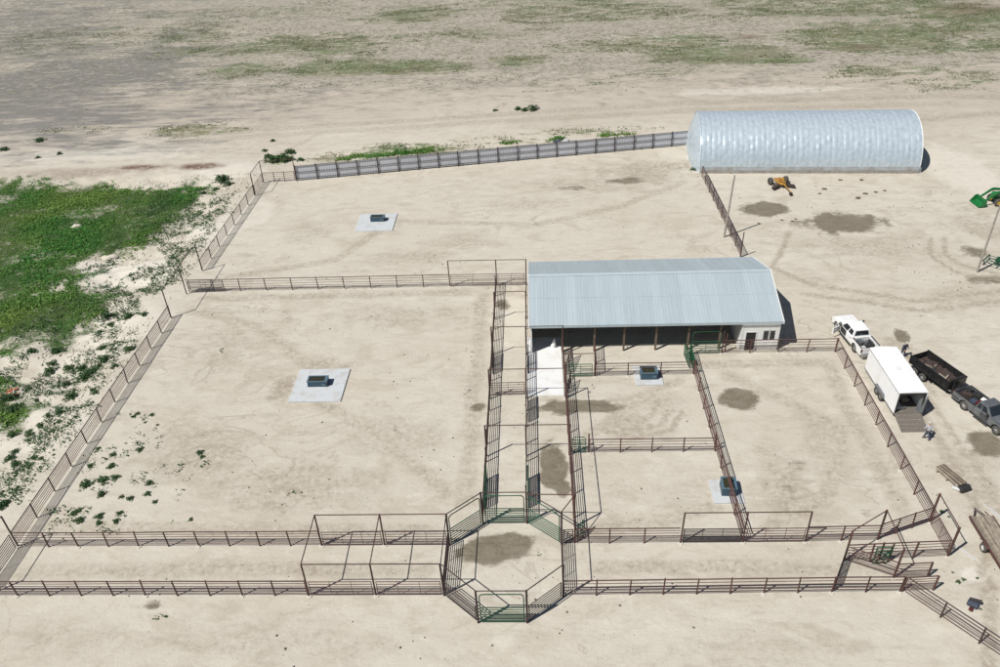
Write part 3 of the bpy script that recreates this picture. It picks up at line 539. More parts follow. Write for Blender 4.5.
# ------------------------------------------------------------------ alleys beside the barn
fence((-4.27,42.0), (-4.32,77.0), 16, 'left alley pipe fence running from the octagon past the barn', nr=6, first=False, last=False, m='dark_pipe', mr='rust_pipe')
fence((-.95,42.0), (-.98,76.9), 16, 'middle alley pipe fence running along the barn left wall', nr=6, first=False, last=False, m='dark_pipe', mr='rust_pipe')
fence((2.62,39.85), (2.6,63.9), 10, 'right alley pipe fence running from the octagon to the barn', nr=6, m='rust_pipe', mr='rust_pipe')
ys = [70.1, 63.6, 56.8, 49.2]
P_ = [(-4.3,y) for y in ys]+[(-.97,y) for y in ys]+[(2.6,y) for y in ys[1:]]+[(2.65,41.4)]
B_ = [((-4.3,y),(-.97,y)) for y in ys]+[((-.97,y),(2.6,y)) for y in ys[1:]]+[((-.93,41.5),(2.65,41.4)),((2.6,56.8),(2.6,49.2)),((2.6,49.2),(2.65,41.4)),((2.65,41.4),(1.6,39.75))]
frame(P_, B_, 'row of overhead pipe frames across the three alleys beside the barn', 3.4, 'rust_pipe', r=.07, origin=(-4.3,49.2))
gate((-4.2,57.3), (-1.05,57.35), 'brown pipe gate across the left alley beside the white slab', 'rust_rail', 1.5, 6)
for (x, y0, y1, lab) in ((-4.17,43.2,46.6,'green pipe gate folded against the left alley fence'), (-.82,43.2,46.6,'green pipe gate folded against the middle alley fence'),
    (-4.17,60.4,63.4,'dark pipe gate folded against the left alley fence by the barn'), (-.82,53.4,56.5,'dark pipe gate folded against the middle alley fence by the slab'),
    (-.80,60.4,63.4,'dark pipe gate folded against the middle alley fence at the slab far end')):
    gate((x,y0), (x,y1), lab, 'green_gate' if 'green' in lab else 'dark_pipe', 1.5, 6)
gate((2.75,60.2), (3.5,62.9), 'dark pipe gate standing ajar beside the slab at the barn mouth', 'dark_pipe', 1.5, 6, r=.035)
gate((2.75,56.9), (3.2,58.9), 'dark pipe gate standing ajar beside the right alley fence', 'dark_pipe', 1.5, 6, r=.035)

# ------------------------------------------------------------------ pens in front of the barn
fence((14.75,39.9), (14.75,60.0), 8, 'pipe fence between the two pens with a trough set in it', nr=6, first=False)
fence((28.85,41.7), (28.85,63.25), 8, 'right pen pipe fence beside the white box trailer', nr=6, first=False)
fence((18.0,63.3), (28.85,63.3), 4, 'pipe fence in front of the white office end of the barn', nr=5, h=1.55, first=False)
fence((5.55,60.0), (14.7,60.0), 3, 'pipe fence across the pen behind the small water trough', nr=5, h=1.5)
fence((4.25,49.5), (14.7,49.5), 4, 'pipe fence across the middle of the pen', nr=5, h=1.5)
fence((5.6,60.1), (5.72,64.0), 2, 'short pipe fence from cross fence to a barn post', nr=6, first=False, last=False)
frame([(5.47,59.95,3.2)], [((2.6,59.9,2.7),(5.47,59.95,2.7))], 'tall post and top pipe beside the green gate near the barn', 3.2)
gate((3.0,59.92), (5.3,59.95), 'green pipe gate closing the pen passage near the slab', 'green_gate', 1.5, 6)
gate((2.8,49.5), (4.05,49.5), 'narrow green bow gate at the middle cross fence', 'green_gate', 1.45, 6, bow=1.75)
frame([(4.22,49.5,2.1)], [], 'stub post beside the narrow green gate', 2.1)
frame([(18.0,63.3,2.6),(18.35,63.45,2.2)], [], 'pair of rusty posts at the barn front beside the green bow gate', 2.6)
gate((15.0,63.3), (17.85,63.3), 'green bow gate in front of the barn between two timber posts', 'green_gate', 1.5, 6, bow=2.6)
gate((14.8,60.2), (14.85,63.1), 'green pipe gate at the top of the pen dividing fence', 'green_gate', 1.5, 7, r=.035)
gate((14.5,60.8), (14.35,63.2), 'second green pipe gate folded close beside the dividing fence gate', 'green_gate', 1.5, 7, r=.035)

# ------------------------------------------------------------------ loading chute corner
A_, B2, C_ = (21.5,38.05), (24.5,39.92), (24.38,36.55)
frame([A_, B2, C_], [(A_,B2),(B2,C_)], 'three tall posts with slanting top pipes over the loading chute', 3.1, 'rust_pipe', r=.075)
fence((21.6,38.05), (28.75,38.4), 3, 'rusty chute side fence with stout posts', nr=6, first=False, last=False, h=1.7, pr=.07)
gate((23.3,37.75), (24.45,37.8), 'green slatted panel set in the loading chute fence', 'green_gate', 1.75, 6, r=.045, braces=0)
frame([(23.2,37.9,1.9),(24.55,37.95,1.9)], [], 'two short stout posts either side of the green chute panel', 1.9)
fence((21.6,38.0), (24.38,36.6), 1, 'slanting rusty pipe fence funnelling into the loading chute', nr=6, first=False, last=False, h=1.55)
fence((24.45,36.55), (26.72,36.64), 1, 'far side wall of the narrow loading chute', nr=6, first=False, h=1.5, pr=.07)
fence((24.5,35.43), (26.65,35.55), 1, 'near side wall of the narrow loading chute', nr=6, h=1.5, pr=.07)
gate((21.42,37.95), (19.95,35.5), 'dense dark pipe gate across the alley before the chute', 'dark_pipe', 1.5, 7, r=.03)
fence((24.6,40.0), (28.75,41.55), 3, 'slanting pipe fence from chute posts to the right pen corner', nr=6, first=False, last=False)
frame([(28.87,41.6,2.95),(28.85,38.42,2.95)], [((28.87,41.6),(28.85,38.42))], 'two stout tall posts with top pipes at the right pen corner', 2.95, r=.085)
gate((28.86,38.6), (28.86,41.4), 'brown pipe gate between the stout corner posts', 'rust_rail', 1.5, 7, r=.03)
fence((24.62,35.3), (31.0,27.6), 4, 'pipe fence slanting away at the bottom right corner', nr=5, first=False, m='dark_pipe')

# ------------------------------------------------------------------ metal windbreak
def windbreak():
    a = Vector((-34.6,108.2,0)); b = Vector((24.2,117.9,0)); d = b-a; L = d.length; n = 20; w = L/n
    t = thing('windbreak_fence', 'long grey corrugated metal windbreak fence on brown pipe posts', 'fence', a, math.atan2(d.y, d.x))
    mb = MB(); k = 16; vs = []
    for i in range(k+1):
        x = .02+(w-.04)*i/k; y = .009 if i % 2 else -.009
        vs += [(x, y+.06, .12), (x, y+.06, 2.3)]
    mb.add(vs, [(2*i, 2*i+2, 2*i+3, 2*i+1) for i in range(k)]); vs2 = [(v[0], v[1]+.012, v[2]) for v in vs]
    mb.add(vs2, [(2*i, 2*i+1, 2*i+3, 2*i+2) for i in range(k)])
    me = mb.mesh('sheet_panel'); me.materials.append(M['windbreak_sheet'])
    for i in range(n):
        o = link('sheet_panel', me, None, t, (i*w, 0, hz(*(a+d*((i+.5)/n)).xy)+random.uniform(-.03,.03)))
        for z in (.35, 1.3, 2.28): bar('rail', (i*w,-.02,z), ((i+1)*w,-.02,z+random.gauss(0,.01)), .04, 'dark_pipe', t)
    for i in range(n+1): post('post', (i*w,-.05,0), .065, 2.42, 'dark_pipe', t, .01)
windbreak()

# ------------------------------------------------------------------ concrete pads, troughs, slab
def pad(x0, x1, y0, y1, label, m='concrete', h=.11, name='concrete_pad', g=None):
    z = -.12; o = MB().box(x0, x1, y0, y1, z, h).build(name, m, bevel=.012); return tag(o, label, 'concrete pad', g)
pad(-23.1,-18.15,91.25,96.25,'square pale concrete pad in the upper left pen')
pad(-23.1,-18.15,56.7,61.7,'square pale concrete pad in the large lower left pen')
pad(9.2,11.75,58.45,61.4,'small pale concrete pad under the cross fence near the barn')
pad(13.5,15.85,43.6,46.15,'small pale concrete pad under the pen dividing fence')
pad(-.9,2.5,57.15,66.5,'bright white concrete slab leading into the barn','slab_concrete',.08,'concrete_slab')
def trough(loc, rz, w, d, h, label, z0=.11):
    t = thing('water_trough', label, 'trough', (*loc, z0), rz); e = .12
    def ring(s, z): return [(-w/2*s[0], -d/2*s[1], z), (w/2*s[0], -d/2*s[1], z), (w/2*s[0], d/2*s[1], z), (-w/2*s[0], d/2*s[1], z)]
    mb = MB(); r0 = ring((1,1), 0); r1 = ring((.95,.93), h*.9); mb.hexa(r0, r1).build('tub_body', 'tub_plastic', t, bevel=.04)
    rim = MB()
    rim.box(-w/2, w/2, -d/2, -d/2+e, h*.9+.002, h); rim.box(-w/2, w/2, d/2-e, d/2, h*.9+.002, h); rim.box(-w/2, -w/2+e*1.3, -d/2+e, d/2-e, h*.9+.002, h); rim.box(w/2-e*2.2, w/2, -d/2+e, d/2-e, h*.9+.002, h+.03)
    rim.build('rim', 'tub_rim', t)
    MB().box(-w/2+e*1.3, w/2-e*2.2, -d/2+e, d/2-e, h*.9+.003, h*.9+.02).build('water', 'trough_water', t)
    MB().box(w/2-.55, w/2-.15, -d/2-.035, -d/2-.003, h*.25, h*.65).build('access_cover', 'tub_rim', t, bevel=.01)
trough((-20.45,94.25), 0, 1.9, .95, .62, 'blue plastic water trough on the pad in the upper left pen')
trough((-20.75,59.35), 0, 1.95, 1.0, .62, 'blue plastic water trough on the pad in the large lower left pen')
trough((10.5,59.75), 0, 1.6, 1.15, .75, 'blue plastic water trough under the cross fence near the barn')
trough((14.8,44.95), R(-4), 1.15, 1.35, .8, 'blue plastic water trough set into the pen dividing fence')

# ------------------------------------------------------------------ barn
def barn():
    x0, x1, y0, y1, ze, zr = -.6, 23.5, 63.6, 76.25, 3.4, 5.45; ym = (y0+y1)/2
    t = thing('metal_barn', 'long open-fronted metal barn with pale blue-grey roof and white office end', 'barn', (0,0,0))
    n = 26; w = (x1-x0)/n; L = math.hypot(ym-y0, zr-ze); sl = math.atan2(zr-ze, ym-y0)
    def panel():
        mb = MB(); pr = [(0,0)]
        for k in range(3):
            c = w*(k+.5)/3; pr += [(c-.04,0),(c-.015,.006 if k != 1 else .014),(c+.015,.006 if k != 1 else .014),(c+.04,0)]
        pr.append((w-.004,0)); m_ = len(pr); lo = [(x, 0, z) for x, z in pr]; hi = [(x, L, z) for x, z in pr]
        lo2 = [(x, 0, z-.012) for x, z in pr]; hi2 = [(x, L, z-.012) for x, z in pr]
        mb.add(lo+hi, [(i, i+1, m_+i+1, m_+i) for i in range(m_-1)]); mb.add(lo2+hi2, [(i, m_+i, m_+i+1, i+1) for i in range(m_-1)])
        mb.add([lo[0], lo2[0], hi2[0], hi[0]], [(0,1,2,3)])
        me = bpy.data.meshes.new('roof_panel'); me.from_pydata(mb.v, [], mb.f); me.materials.append(M['roof_metal']); return me
    pm = panel()
    for i in range(n):
        for side in (0, 1):
            o = link('roof_panel', pm, None, t)
            if side == 0: o.location = (x0+i*w, y0, ze); o.rotation_euler = (sl+random.gauss(0,.0007), 0, 0)
            else: o.location = (x0+(i+1)*w, y1, ze); o.rotation_euler = (sl+random.gauss(0,.0007), 0, math.pi)
    for k in (.52,):
        yy = y0+(ym-y0)*k; zz = ze+(zr-ze)*k
        for i in range(n):
            jj = random.uniform(-.02, .02); o = MB().hexa([(x0+i*w+.02,yy+jj,zz+.012),(x0+(i+1)*w-.02,yy+jj,zz+.012),(x0+(i+1)*w-.02,yy+jj+.05,zz+.028),(x0+i*w+.02,yy+jj+.05,zz+.028)], [(x0+i*w+.02,yy+jj,zz+.022),(x0+(i+1)*w-.02,yy+jj,zz+.022),(x0+(i+1)*w-.02,yy+jj+.05,zz+.038),(x0+i*w+.02,yy+jj+.05,zz+.038)]).build('sheet_lap', 'roof_metal', t)
    rc = MB(); rc.prism([(ym-.3,zr-.3*math.tan(sl)+.035),(ym,zr+.05),(ym+.3,zr-.3*math.tan(sl)+.035),(ym+.3,zr-.3*math.tan(sl)+.045),(ym,zr+.062),(ym-.3,zr-.3*math.tan(sl)+.045)], x0-.05, x1+.05, 'x'); rc.build('ridge_cap', 'roof_metal', t)
    for xx in (x0-.1, x1+.015):                      # rake trims
        for ya, za, yb, zb in ((y0-.05,ze,ym,zr+.02),(ym,zr+.02,y1+.05,ze)):
            MB().hexa([(xx,ya,za-.24),(xx+.085,ya,za-.24),(xx+.085,yb,zb-.24),(xx,yb,zb-.24)], [(xx,ya,za+.05),(xx+.085,ya,za+.05),(xx+.085,yb,zb+.05),(xx,yb,zb+.05)]).build('rake_trim', 'trim_white', t)
    MB().box(x0+.02, x1-.02, y0-.06, y0-.012, ze-.22, ze-.02).build('eave_trim', 'roof_metal', t)
    MB().box(x0+.02, x1-.02, y1+.012, y1+.06, ze-.22, ze-.02).build('eave_trim', 'roof_metal', t)
    wy0, wy1 = y0+.16, y1-.2; wx0, wx1 = x0+.12, x1-.12
    def wall(name, mb): mb.build(name, 'wall_white', t)
    def gable(x, s):
        pts = [(wy0,-.1),(wy1,-.1),(wy1,ze-.03),(ym,zr-.08),(wy0,ze+.05)]
        wall('end_wall', MB().prism(pts, x, x+s*.1, 'x'))
    gable(wx0, 1); gable(wx1, -1)
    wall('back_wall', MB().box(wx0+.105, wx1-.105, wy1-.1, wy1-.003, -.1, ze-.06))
    MB().box(wx0+.11, 19.75, wy1-.14, wy1-.105, -.1, ze-.1).build('shade_lining', 'barn_shade', t)  # dark sheet over the white back wall, paints the interior shade
    # office front with ribs, door, window
    ox0 = 19.85
    dx0, dx1 = 20.25, 21.2; kx0, kx1 = 21.85, 23.05
    wall('office_front', MB().box(ox0, dx0, wy0, wy0+.1, -.1, ze-.02)); wall('office_front', MB().box(dx1, kx0, wy0, wy0+.1, -.1, ze-.02))
    wall('office_front', MB().box(kx1, wx1-.105, wy0, wy0+.1, -.1, ze-.02)); wall('office_front', MB().box(dx0, dx1, wy0+.002, wy0+.098, 2.12, ze-.02))
    wall('office_front', MB().box(kx0, kx1, wy0+.002, wy0+.098, 2.3, ze-.02)); wall('office_front', MB().box(kx0, kx1, wy0+.002, wy0+.098, -.1, 1.1))
    wall('office_side', MB().prism([(wy0,-.1),(wy1-.15,-.1),(wy1-.15,ze-.06),(ym,zr-.12),(wy0,ze+.03)], ox0-.1, ox0-.003, 'x'))
    d = MB().box(dx0+.003, dx1-.003, wy0+.06, wy0+.1, -.02, 2.115).build('door', 'door_dark', t); MB().box(dx1-.16, dx1-.08, wy0+.02, wy0+.058, .95, 1.03).build('door_handle', 'chrome', d)
    for a, b, c, e in ((dx0-.07,dx0,-.05,2.19),(dx1,dx1+.07,-.05,2.19),(dx0,dx1,2.12,2.19)): MB().box(a, b, wy0-.03, wy0-.003, c, e).build('door_trim', 'trim_white', t)
    for a, b in ((kx0,(kx0+kx1)/2-.02),((kx0+kx1)/2+.02,kx1)):
        wd = MB(); wd.box(a, b, wy0+.02, wy0+.05, 1.1, 1.16); wd.box(a, b, wy0+.02, wy0+.05, 2.24, 2.3); wd.box(a, a+.05, wy0+.02, wy0+.05, 1.16, 2.24); wd.box(b-.05, b, wy0+.02, wy0+.05, 1.16, 2.24)
        f = wd.build('window', 'trim_white', t); MB().box(a+.05, b-.05, wy0+.035, wy0+.045, 1.16, 2.24).build('pane', 'glass', f)
    MB().box(wx1-.12, wx1+.012, wy0-.014, wy0-.002, -.1, ze-.02).build('corner_trim', 'trim_white', t); MB().box(ox0-.1, ox0+.1, wy0-.014, wy0-.002, -.1, ze-.02).build('corner_trim', 'trim_white', t)
    # ribs of the sheeting on the right gable and office front
    for i in range(12):
        yy = wy0+.5+i*1.0; zt = ze-.1+(zr-ze)*(1-abs(yy-ym)/(ym-y0)); MB().box(wx1+.002, wx1+.022, yy-.02, yy+.02, -.1, zt-.05).build('wall_rib', 'wall_white', t)
    for cx in (2.6,5.72,8.6,11.7,14.82,17.85):
        MB().box(cx-.09, cx+.09, wy0+.25, wy0+.43, -.1, ze-.27).build('timber_post', 'timber', t)
        MB().hexa([(cx-.05,wy0+.3,2.4),(cx+.05,wy0+.3,2.4),(cx+.05,wy0+.38,2.4),(cx-.05,wy0+.38,2.4)], [(cx+.5,wy0+.3,3.1),(cx+.6,wy0+.3,3.1),(cx+.6,wy0+.38,3.1),(cx+.5,wy0+.38,3.1)]).build('knee_brace', 'timber', t)
    MB().box(wx0+.12, ox0-.12, wy0+.2, wy0+.48, ze-.26, ze-.02).build('header_beam', 'timber', t)
    for cx in (2.6,8.6,14.82):
        MB().hexa([(cx-.04,wy0+.5,ze-.2),(cx+.04,wy0+.5,ze-.2),(cx+.04,wy1-.16,ze-.2),(cx-.04,wy1-.16,ze-.2)], [(cx-.04,wy0+.5,ze),(cx+.04,wy0+.5,ze),(cx+.04,wy1-.16,ze),(cx-.04,wy1-.16,ze)]).build('truss_chord', 'timber', t)
        for s in (-1, 1): MB().cyl((cx,ym,zr-.2), (cx,ym+s*4.5,ze-.05+.25), .06, 6).build('truss_web', 'timber', t)
barn()
mb = MB(); n = 10
for k, (z, r, sx) in enumerate(((0,.32,.8),(.25,.36,.75),(.6,.3,.6),(.95,.14,.5),(1.1,.03,.4))):
    for i in range(n): mb.v.append((math.cos(6.283*i/n)*r*sx+.12*z, math.sin(6.283*i/n)*r*.6, z))
    if k: mb.f += [((k-1)*n+i, (k-1)*n+(i+1) % n, k*n+(i+1) % n, k*n+i) for i in range(n)]
mb.f.append(tuple(range(4*n, 5*n)))
tag(mb.build('feed_sack', 'sack_white', None, (1.7,64.75,.08), smooth=True), 'white sack standing upright on the slab in the barn mouth', 'sack')

# ------------------------------------------------------------------ silver arched building
def arch_building():
    a = Vector((23.7,107.0,0)); ang = math.atan2(-2.03, 29.57); Lh = 29.65; r = 6.2
    t = thing('arched_building', 'long silver arched building with puckered ribbed cover', 'building', a, ang)
    n = 20; w = Lh/n; z0 = .75
    def pt(x, th, rr): return (x, r-rr*math.cos(th), z0+rr*math.sin(th)*.93)
    def panel(seed):
        rr = random.Random(seed); nu, nv = 12, 64; ph = [rr.uniform(0, 6) for _ in range(nv+1)]; mb = MB()
        pk = {}
        for v in range(nv+1):
            for h in (0, 1): pk[(v, h)] = rr.gauss(0, 1)
        for u in range(nu+1):
            x = w*u/nu; f = (u/nu*2) % 1; h = min(1, int(u/nu*2))
            for v in range(nv+1):
                th = math.pi*v/nv; puff = .026*math.sin(math.pi*f)**.7
                wr = .020*math.sin(math.pi*f)*(pk[(v, h)]*(1 if rr.random() < .9 else 2)+.4*math.sin(v*1.9+ph[0]+3.5*f+3*h)) 
                if u in (0, nu): puff = wr = 0
                mb.v.append(pt(x, th, r+puff+wr))
        mb.f = [(u*(nv+1)+v, u*(nv+1)+v+1, (u+1)*(nv+1)+v+1, (u+1)*(nv+1)+v) for u in range(nu) for v in range(nv)]
        me = mb.mesh('cover_panel'); me.materials.append(M['cover_silver']); me.polygons.foreach_set('use_smooth', [True]*len(me.polygons)); return me
    pms = [panel(40+i) for i in range(5)]
    for i in range(n): link('cover_panel', pms[(i*3+i//5) % 5], None, t, (i*w, 0, random.uniform(-.01,.01)))
    for i in range(n+1):
        mb = MB(); mb.tube([pt(i*w, math.pi*k/28, r+.005) for k in range(29)], .018, 6); mb.build('hoop', 'cover_silver', t)
    mb = MB(); mb.tube([pt(Lh+.05, math.pi*k/28, r+.02) for k in range(29)], .055, 8); mb.build('end_hoop', 'trim_white', t)
    mb = MB(); mb.tube([pt(-.05, math.pi*k/28, r+.02) for k in range(29)], .07, 8); mb.build('end_hoop', 'cover_silver', t)
    for y in (-.02, 2*r-.06):
        for i in range(10):
            MB().box(i*Lh/10+.01, (i+1)*Lh/10-.01, y-.03+random.uniform(-.01,.01), y+.06, -.1, .45).build('skirt_board', 'skirt_board', t)
        mb = MB(); mb.box(0, Lh, y-.045, y+.08, .452, 1.0); mb.build('base_band', 'base_band', t)
    for x, s in ((.0,-1),(Lh,1)):
        k = 40; rings = 8; mb = MB()
        for j in range(rings+1):
            f = j/rings
            for i in range(k+1):
                th = math.pi*i/k; yy = r-r*f*math.cos(th); zz = z0+r*.93*f*math.sin(th); bul = (1.15 if s < 0 else .35)*(1-f**3)+.10*math.sin(yy*3.1)*(1-f)+.06*math.sin(yy*8+1)*(1-f*.6)
                mb.v.append((x+s*bul, yy, zz))
        mb.f = [(j*(k+1)+i, j*(k+1)+i+1, (j+1)*(k+1)+i+1, (j+1)*(k+1)+i) for j in range(rings) for i in range(k)]
        e = mb.build('end_wall', 'cover_silver', t, smooth=True)
        mb = MB(); mb.box(x+s*.0-.05, x+s*.36+.05 if s > 0 else x+.05, .2, 2*r-.2, -.1, z0+.01) if s > 0 else mb.prism([(x+.05,.2),(x-.75,1.6),(x-1.1,r),(x-.75,2*r-1.6),(x+.05,2*r-.2)], -.1, z0+.01, 'z'); mb.build('end_base', 'cover_silver', t)
    for yy in (4.4, 8.0): MB().cyl((-1.2,yy,.1), (-1.0,yy,z0+2.6), .05, 6).build('door_pole', 'trim_white', t)
arch_building()

# ------------------------------------------------------------------ poles
def pole(loc, h, lean, label, cross):
    t = thing('utility_pole', label, 'pole', (*loc, 0)); MB().cyl((0,0,-.2), (lean[0],lean[1],h), .13, 12, .09).build('shaft', 'pole_wood', t)
    if cross:
        MB().cyl((lean[0]-.02, lean[1]-.12, h-.35), (lean[0]+.02, lean[1]+.35, h-.3), .04, 6).build('bracket', 'dark_pipe', t)
        MB().cyl((lean[0], lean[1]+.3, h-.5), (lean[0], lean[1]+.3, h-.3), .12, 8, .05).build('yard_lamp', 'trim_white', t)
pole((23.17,87.48), 8.0, (.3,.05), 'tall thin wooden pole beside the back yard fence', True)
pole((48.87,77.82), 9.2, (.05,0), 'tall pale wooden pole at the right edge by the green implement', False)

# ------------------------------------------------------------------ vehicles
def wheel(parent, loc, r=.39, w=.26, rim='rim', side=1):
    n = 20; mb = MB(); prof = [(r*.62,-w/2),(r*.94,-w/2),(r,-w*.3),(r,w*.3),(r*.94,w/2),(r*.62,w/2)]
    for i in range(n):
        a = 6.283*i/n
        for rr, y in prof: mb.v.append((rr*math.cos(a), y, rr*math.sin(a)))
    k = len(prof); mb.f = [(i*k+j, i*k+j+1, ((i+1) % n)*k+j+1, ((i+1) % n)*k+j) for i in range(n) for j in range(k-1)]
    e = bpy.data.objects.new('wheel', None); COL.objects.link(e); e.parent = parent; e.location = loc; e.empty_display_size = .1
    mb.build('tyre', 'tyre', e, smooth=True)
    rm = MB(); rm.cyl((0,side*w*.28,0), (0,-side*w*.4,0), r*.63, 16); rm.cyl((0,side*w*.28,0), (0,side*w*.36,0), r*.2, 10, r*.16)
    for i in range(8):
        a = 6.283*i/8; rm.cyl((math.cos(a)*r*.4,side*w*.27,math.sin(a)*r*.4), (math.cos(a)*r*.4,side*w*.31,math.sin(a)*r*.4), r*.07, 6)
    rm.build('rim', rim, e)
def arch(cx, r, z, a0=180, a1=0, n=8):
    return [(cx+r*math.cos(R(a0+(a1-a0)*i/n)), z+r*math.sin(R(a0+(a1-a0)*i/n))) for i in range(n+1)]
def pickup(loc, rz, label, paint, crew=True, two=None, open_door=False, L=6.1):
    t = thing('pickup_truck', label, 'pickup', (*loc, .0), rz); H = .98; hw = .98; wf, wr_ = L/2-1.0, -L/2+1.35; wb = wf-wr_
    cab0 = -L/2+1.95+.02 if crew else -L/2+2.35; cab1 = wf-.75; top = 1.92 if crew else 1.78; zb = .46; belt = 1.22 if crew else 1.13; lowp = two or paint
    # front clip: fenders with wheel arches, hood, cab lower
    prof = [(cab0,zb)]+[(wf-.52,zb)]+arch(wf,.5,.46)+[(L/2-.12,zb+.02),(L/2-.02,.62),(L/2-.04,belt-.22),(L/2-.25,belt-.1),(wf-.45,belt),(cab1,belt+.02),(cab0,belt)]
    MB().prism(prof, -hw, hw, 'y').build('body', paint, t, bevel=.05)
    MB().hexa([(wf-.5,-hw*.72,belt),(L/2-.35,-hw*.68,belt-.1),(L/2-.35,hw*.68,belt-.1),(wf-.5,hw*.72,belt)], [(wf-.45,-hw*.6,belt+.07),(L/2-.5,-hw*.55,belt-.02),(L/2-.5,hw*.55,belt-.02),(wf-.45,hw*.6,belt+.07)]).build('hood', paint, t, bevel=.03)
    # greenhouse
    g0, g1 = cab0+.02, cab1; r0, r1 = cab0+.18, cab1-.72; hy, ry = hw-.05, hw-.25
    def P4(x, y, z): return (x, y, z)
    lo = [(g0,-hy,belt-.02),(g1,-hy,belt-.02),(g1,hy,belt-.02),(g0,hy,belt-.02)]; hi = [(r0,-ry,top-.06),(r1,-ry,top-.06),(r1,ry,top-.06),(r0,ry,top-.06)]
    MB().hexa(lo, hi).build('cabin', paint, t, bevel=.05)
    MB().hexa([(r0-.03,-ry-.02,top-.06),(r1+.06,-ry-.02,top-.06),(r1+.06,ry+.02,top-.06),(r0-.03,ry+.02,top-.06)], [(r0+.08,-ry+.1,top),(r1-.08,-ry+.1,top),(r1-.08,ry-.1,top),(r0+.08,ry-.1,top)]).build('roof', paint, t, bevel=.03)
    def lerp(a, b, f): return tuple(a[i]+(b[i]-a[i])*f for i in range(3))
    def pane(name, q0, q1, q2, q3, u0, u1, v0, v1, off):   # quad q0..q3 (bottom-a, bottom-b, top-b, top-a)
        c = [lerp(lerp(q0,q1,u), lerp(q3,q2,u), v) for u, v in ((u0,v0),(u1,v0),(u1,v1),(u0,v1))]
        nn = (Vector(c[1])-Vector(c[0])).cross(Vector(c[3])-Vector(c[0])).normalized()*off
        o = MB().hexa([Vector(p)+nn*.2 for p in c], [Vector(p)+nn for p in c]).build(name, 'glass', t)
        return o
    pane('windscreen', lo[1], lo[2], hi[2], hi[1], .07, .93, .1, .92, .012)
    pane('rear_window', lo[3], lo[0], hi[0], hi[3], .1, .9, .22, .9, .012)
    splits = ((.06,.30),(.36,.62)) if crew else ((.08,.26),(.33,.62))
    for sg, (a, b, c, d) in ((-1,(lo[0],lo[1],hi[1],hi[0])),(1,(lo[2],lo[3],hi[3],hi[2]))):
        for u0, u1 in (((.07,.40),(.46,.86)) if crew else ((.08,.34),(.42,.84))):
            if sg > 0: u0, u1 = 1-u1, 1-u0
            pane('side_window', a, b, c, d, u0, u1, .16, .86, .012)
    # doors: seams, handles
    ds = [g0+.06, g0+(g1-g0)*.46, g1-.18] if crew else [g0+(g1-g0)*.4, g1-.15]
    for sg in (-1, 1):
        for i in range(len(ds)-1):
            if open_door and sg > 0 and i == len(ds)-2: continue
            dd = MB().box(ds[i]+.012, ds[i+1]-.012, sg*hw-.006*(sg < 0), sg*hw+.014 if sg > 0 else sg*hw-.014, zb+.12, belt-.03).build('door', lowp, t, bevel=.01)
            MB().box(ds[i]+.08, ds[i]+.26, min(sg*(hw+.015),sg*(hw+.045)), max(sg*(hw+.015),sg*(hw+.045)), belt-.16, belt-.12).build('door_handle', 'black_plastic', dd)
        if two:
            MB().box(-L/2+.02, wr_-.55, min(sg*hw,sg*(hw+.008)), max(sg*hw,sg*(hw+.008)), zb+.1, .8).build('lower_stripe', two, t); MB().box(wf+.55, L/2-.2, min(sg*hw,sg*(hw+.008)), max(sg*hw,sg*(hw+.008)), zb+.1, .8).build('lower_stripe', two, t)
        MB().box(cab0+.1, cab1-.1, min(sg*hw,sg*(hw+.12)), max(sg*hw,sg*(hw+.12)), zb-.07, zb-.01).build('step_bar', 'black_plastic', t)
        mr = MB().box(cab1-.3, cab1-.14, min(sg*(hw+.05),sg*(hw+.3)), max(sg*(hw+.05),sg*(hw+.3)), belt+.05, belt+.3).build('mirror', 'black_plastic', t, bevel=.03)
        MB().box(L/2-.2, L/2-.005, min(sg*(hw-.32),sg*(hw-.04)), max(sg*(hw-.32),sg*(hw-.04)), .78, belt-.25).build('headlight', 'lamp_clear', t, bevel=.02)
        MB().box(-L/2-.012, -L/2+.06, min(sg*(hw-.14),sg*(hw+.003)), max(sg*(hw-.14),sg*(hw+.003)), .8, 1.15).build('tail_light', 'lamp_red', t)
    if open_door:
        xh = ds[-1]; e = bpy.data.objects.new('door', None); COL.objects.link(e); e.parent = t; e.location = (xh, hw+.03, 0); e.rotation_euler = (0, 0, R(-62)); e.empty_display_size = .1
        Ld = ds[-1]-ds[-2]-.03
        MB().box(-Ld, 0, 0, .09, zb+.1, belt).build('door_skin', paint, e, bevel=.02)
        fr = MB(); fr.hexa([(-Ld,.01,belt),(-Ld+.07,.01,belt),(-Ld+.07,.06,belt),(-Ld,.06,belt)], [(-Ld,-.15,top-.1),(-Ld+.07,-.15,top-.1),(-Ld+.07,-.1,top-.1),(-Ld,-.1,top-.1)]); fr.box(-Ld, -.45, -.15, -.1, top-.16, top-.1); fr.hexa([(-.09,.01,belt),(-.02,.01,belt),(-.02,.06,belt),(-.09,.06,belt)], [(-.55,-.15,top-.1),(-.45,-.15,top-.1),(-.45,-.1,top-.1),(-.55,-.1,top-.1)]); fr.build('door_frame', paint, e)
        MB().box(ds[-2]+.02, ds[-1]-.05, hw-.05, hw+.012, zb+.1, belt-.02).build('door_opening_shade', 'black_plastic', t)  # solid black blocks here and below stand for shade inside the open cab
        MB().hexa([(ds[-2]+.05,hw-.28,belt),(ds[-1]-.1,hw-.28,belt),(ds[-1]-.1,hw-.035,belt),(ds[-2]+.05,hw-.035,belt)], [(ds[-2]+.1,ry-.2,top-.14),(r1-.02,ry-.2,top-.14),(r1-.02,ry+.022,top-.14),(ds[-2]+.1,ry+.022,top-.14)]).build('door_opening_shade', 'black_plastic', t)
    # bed
    b1 = cab0-.03; b0 = -L/2; bt = belt+.02
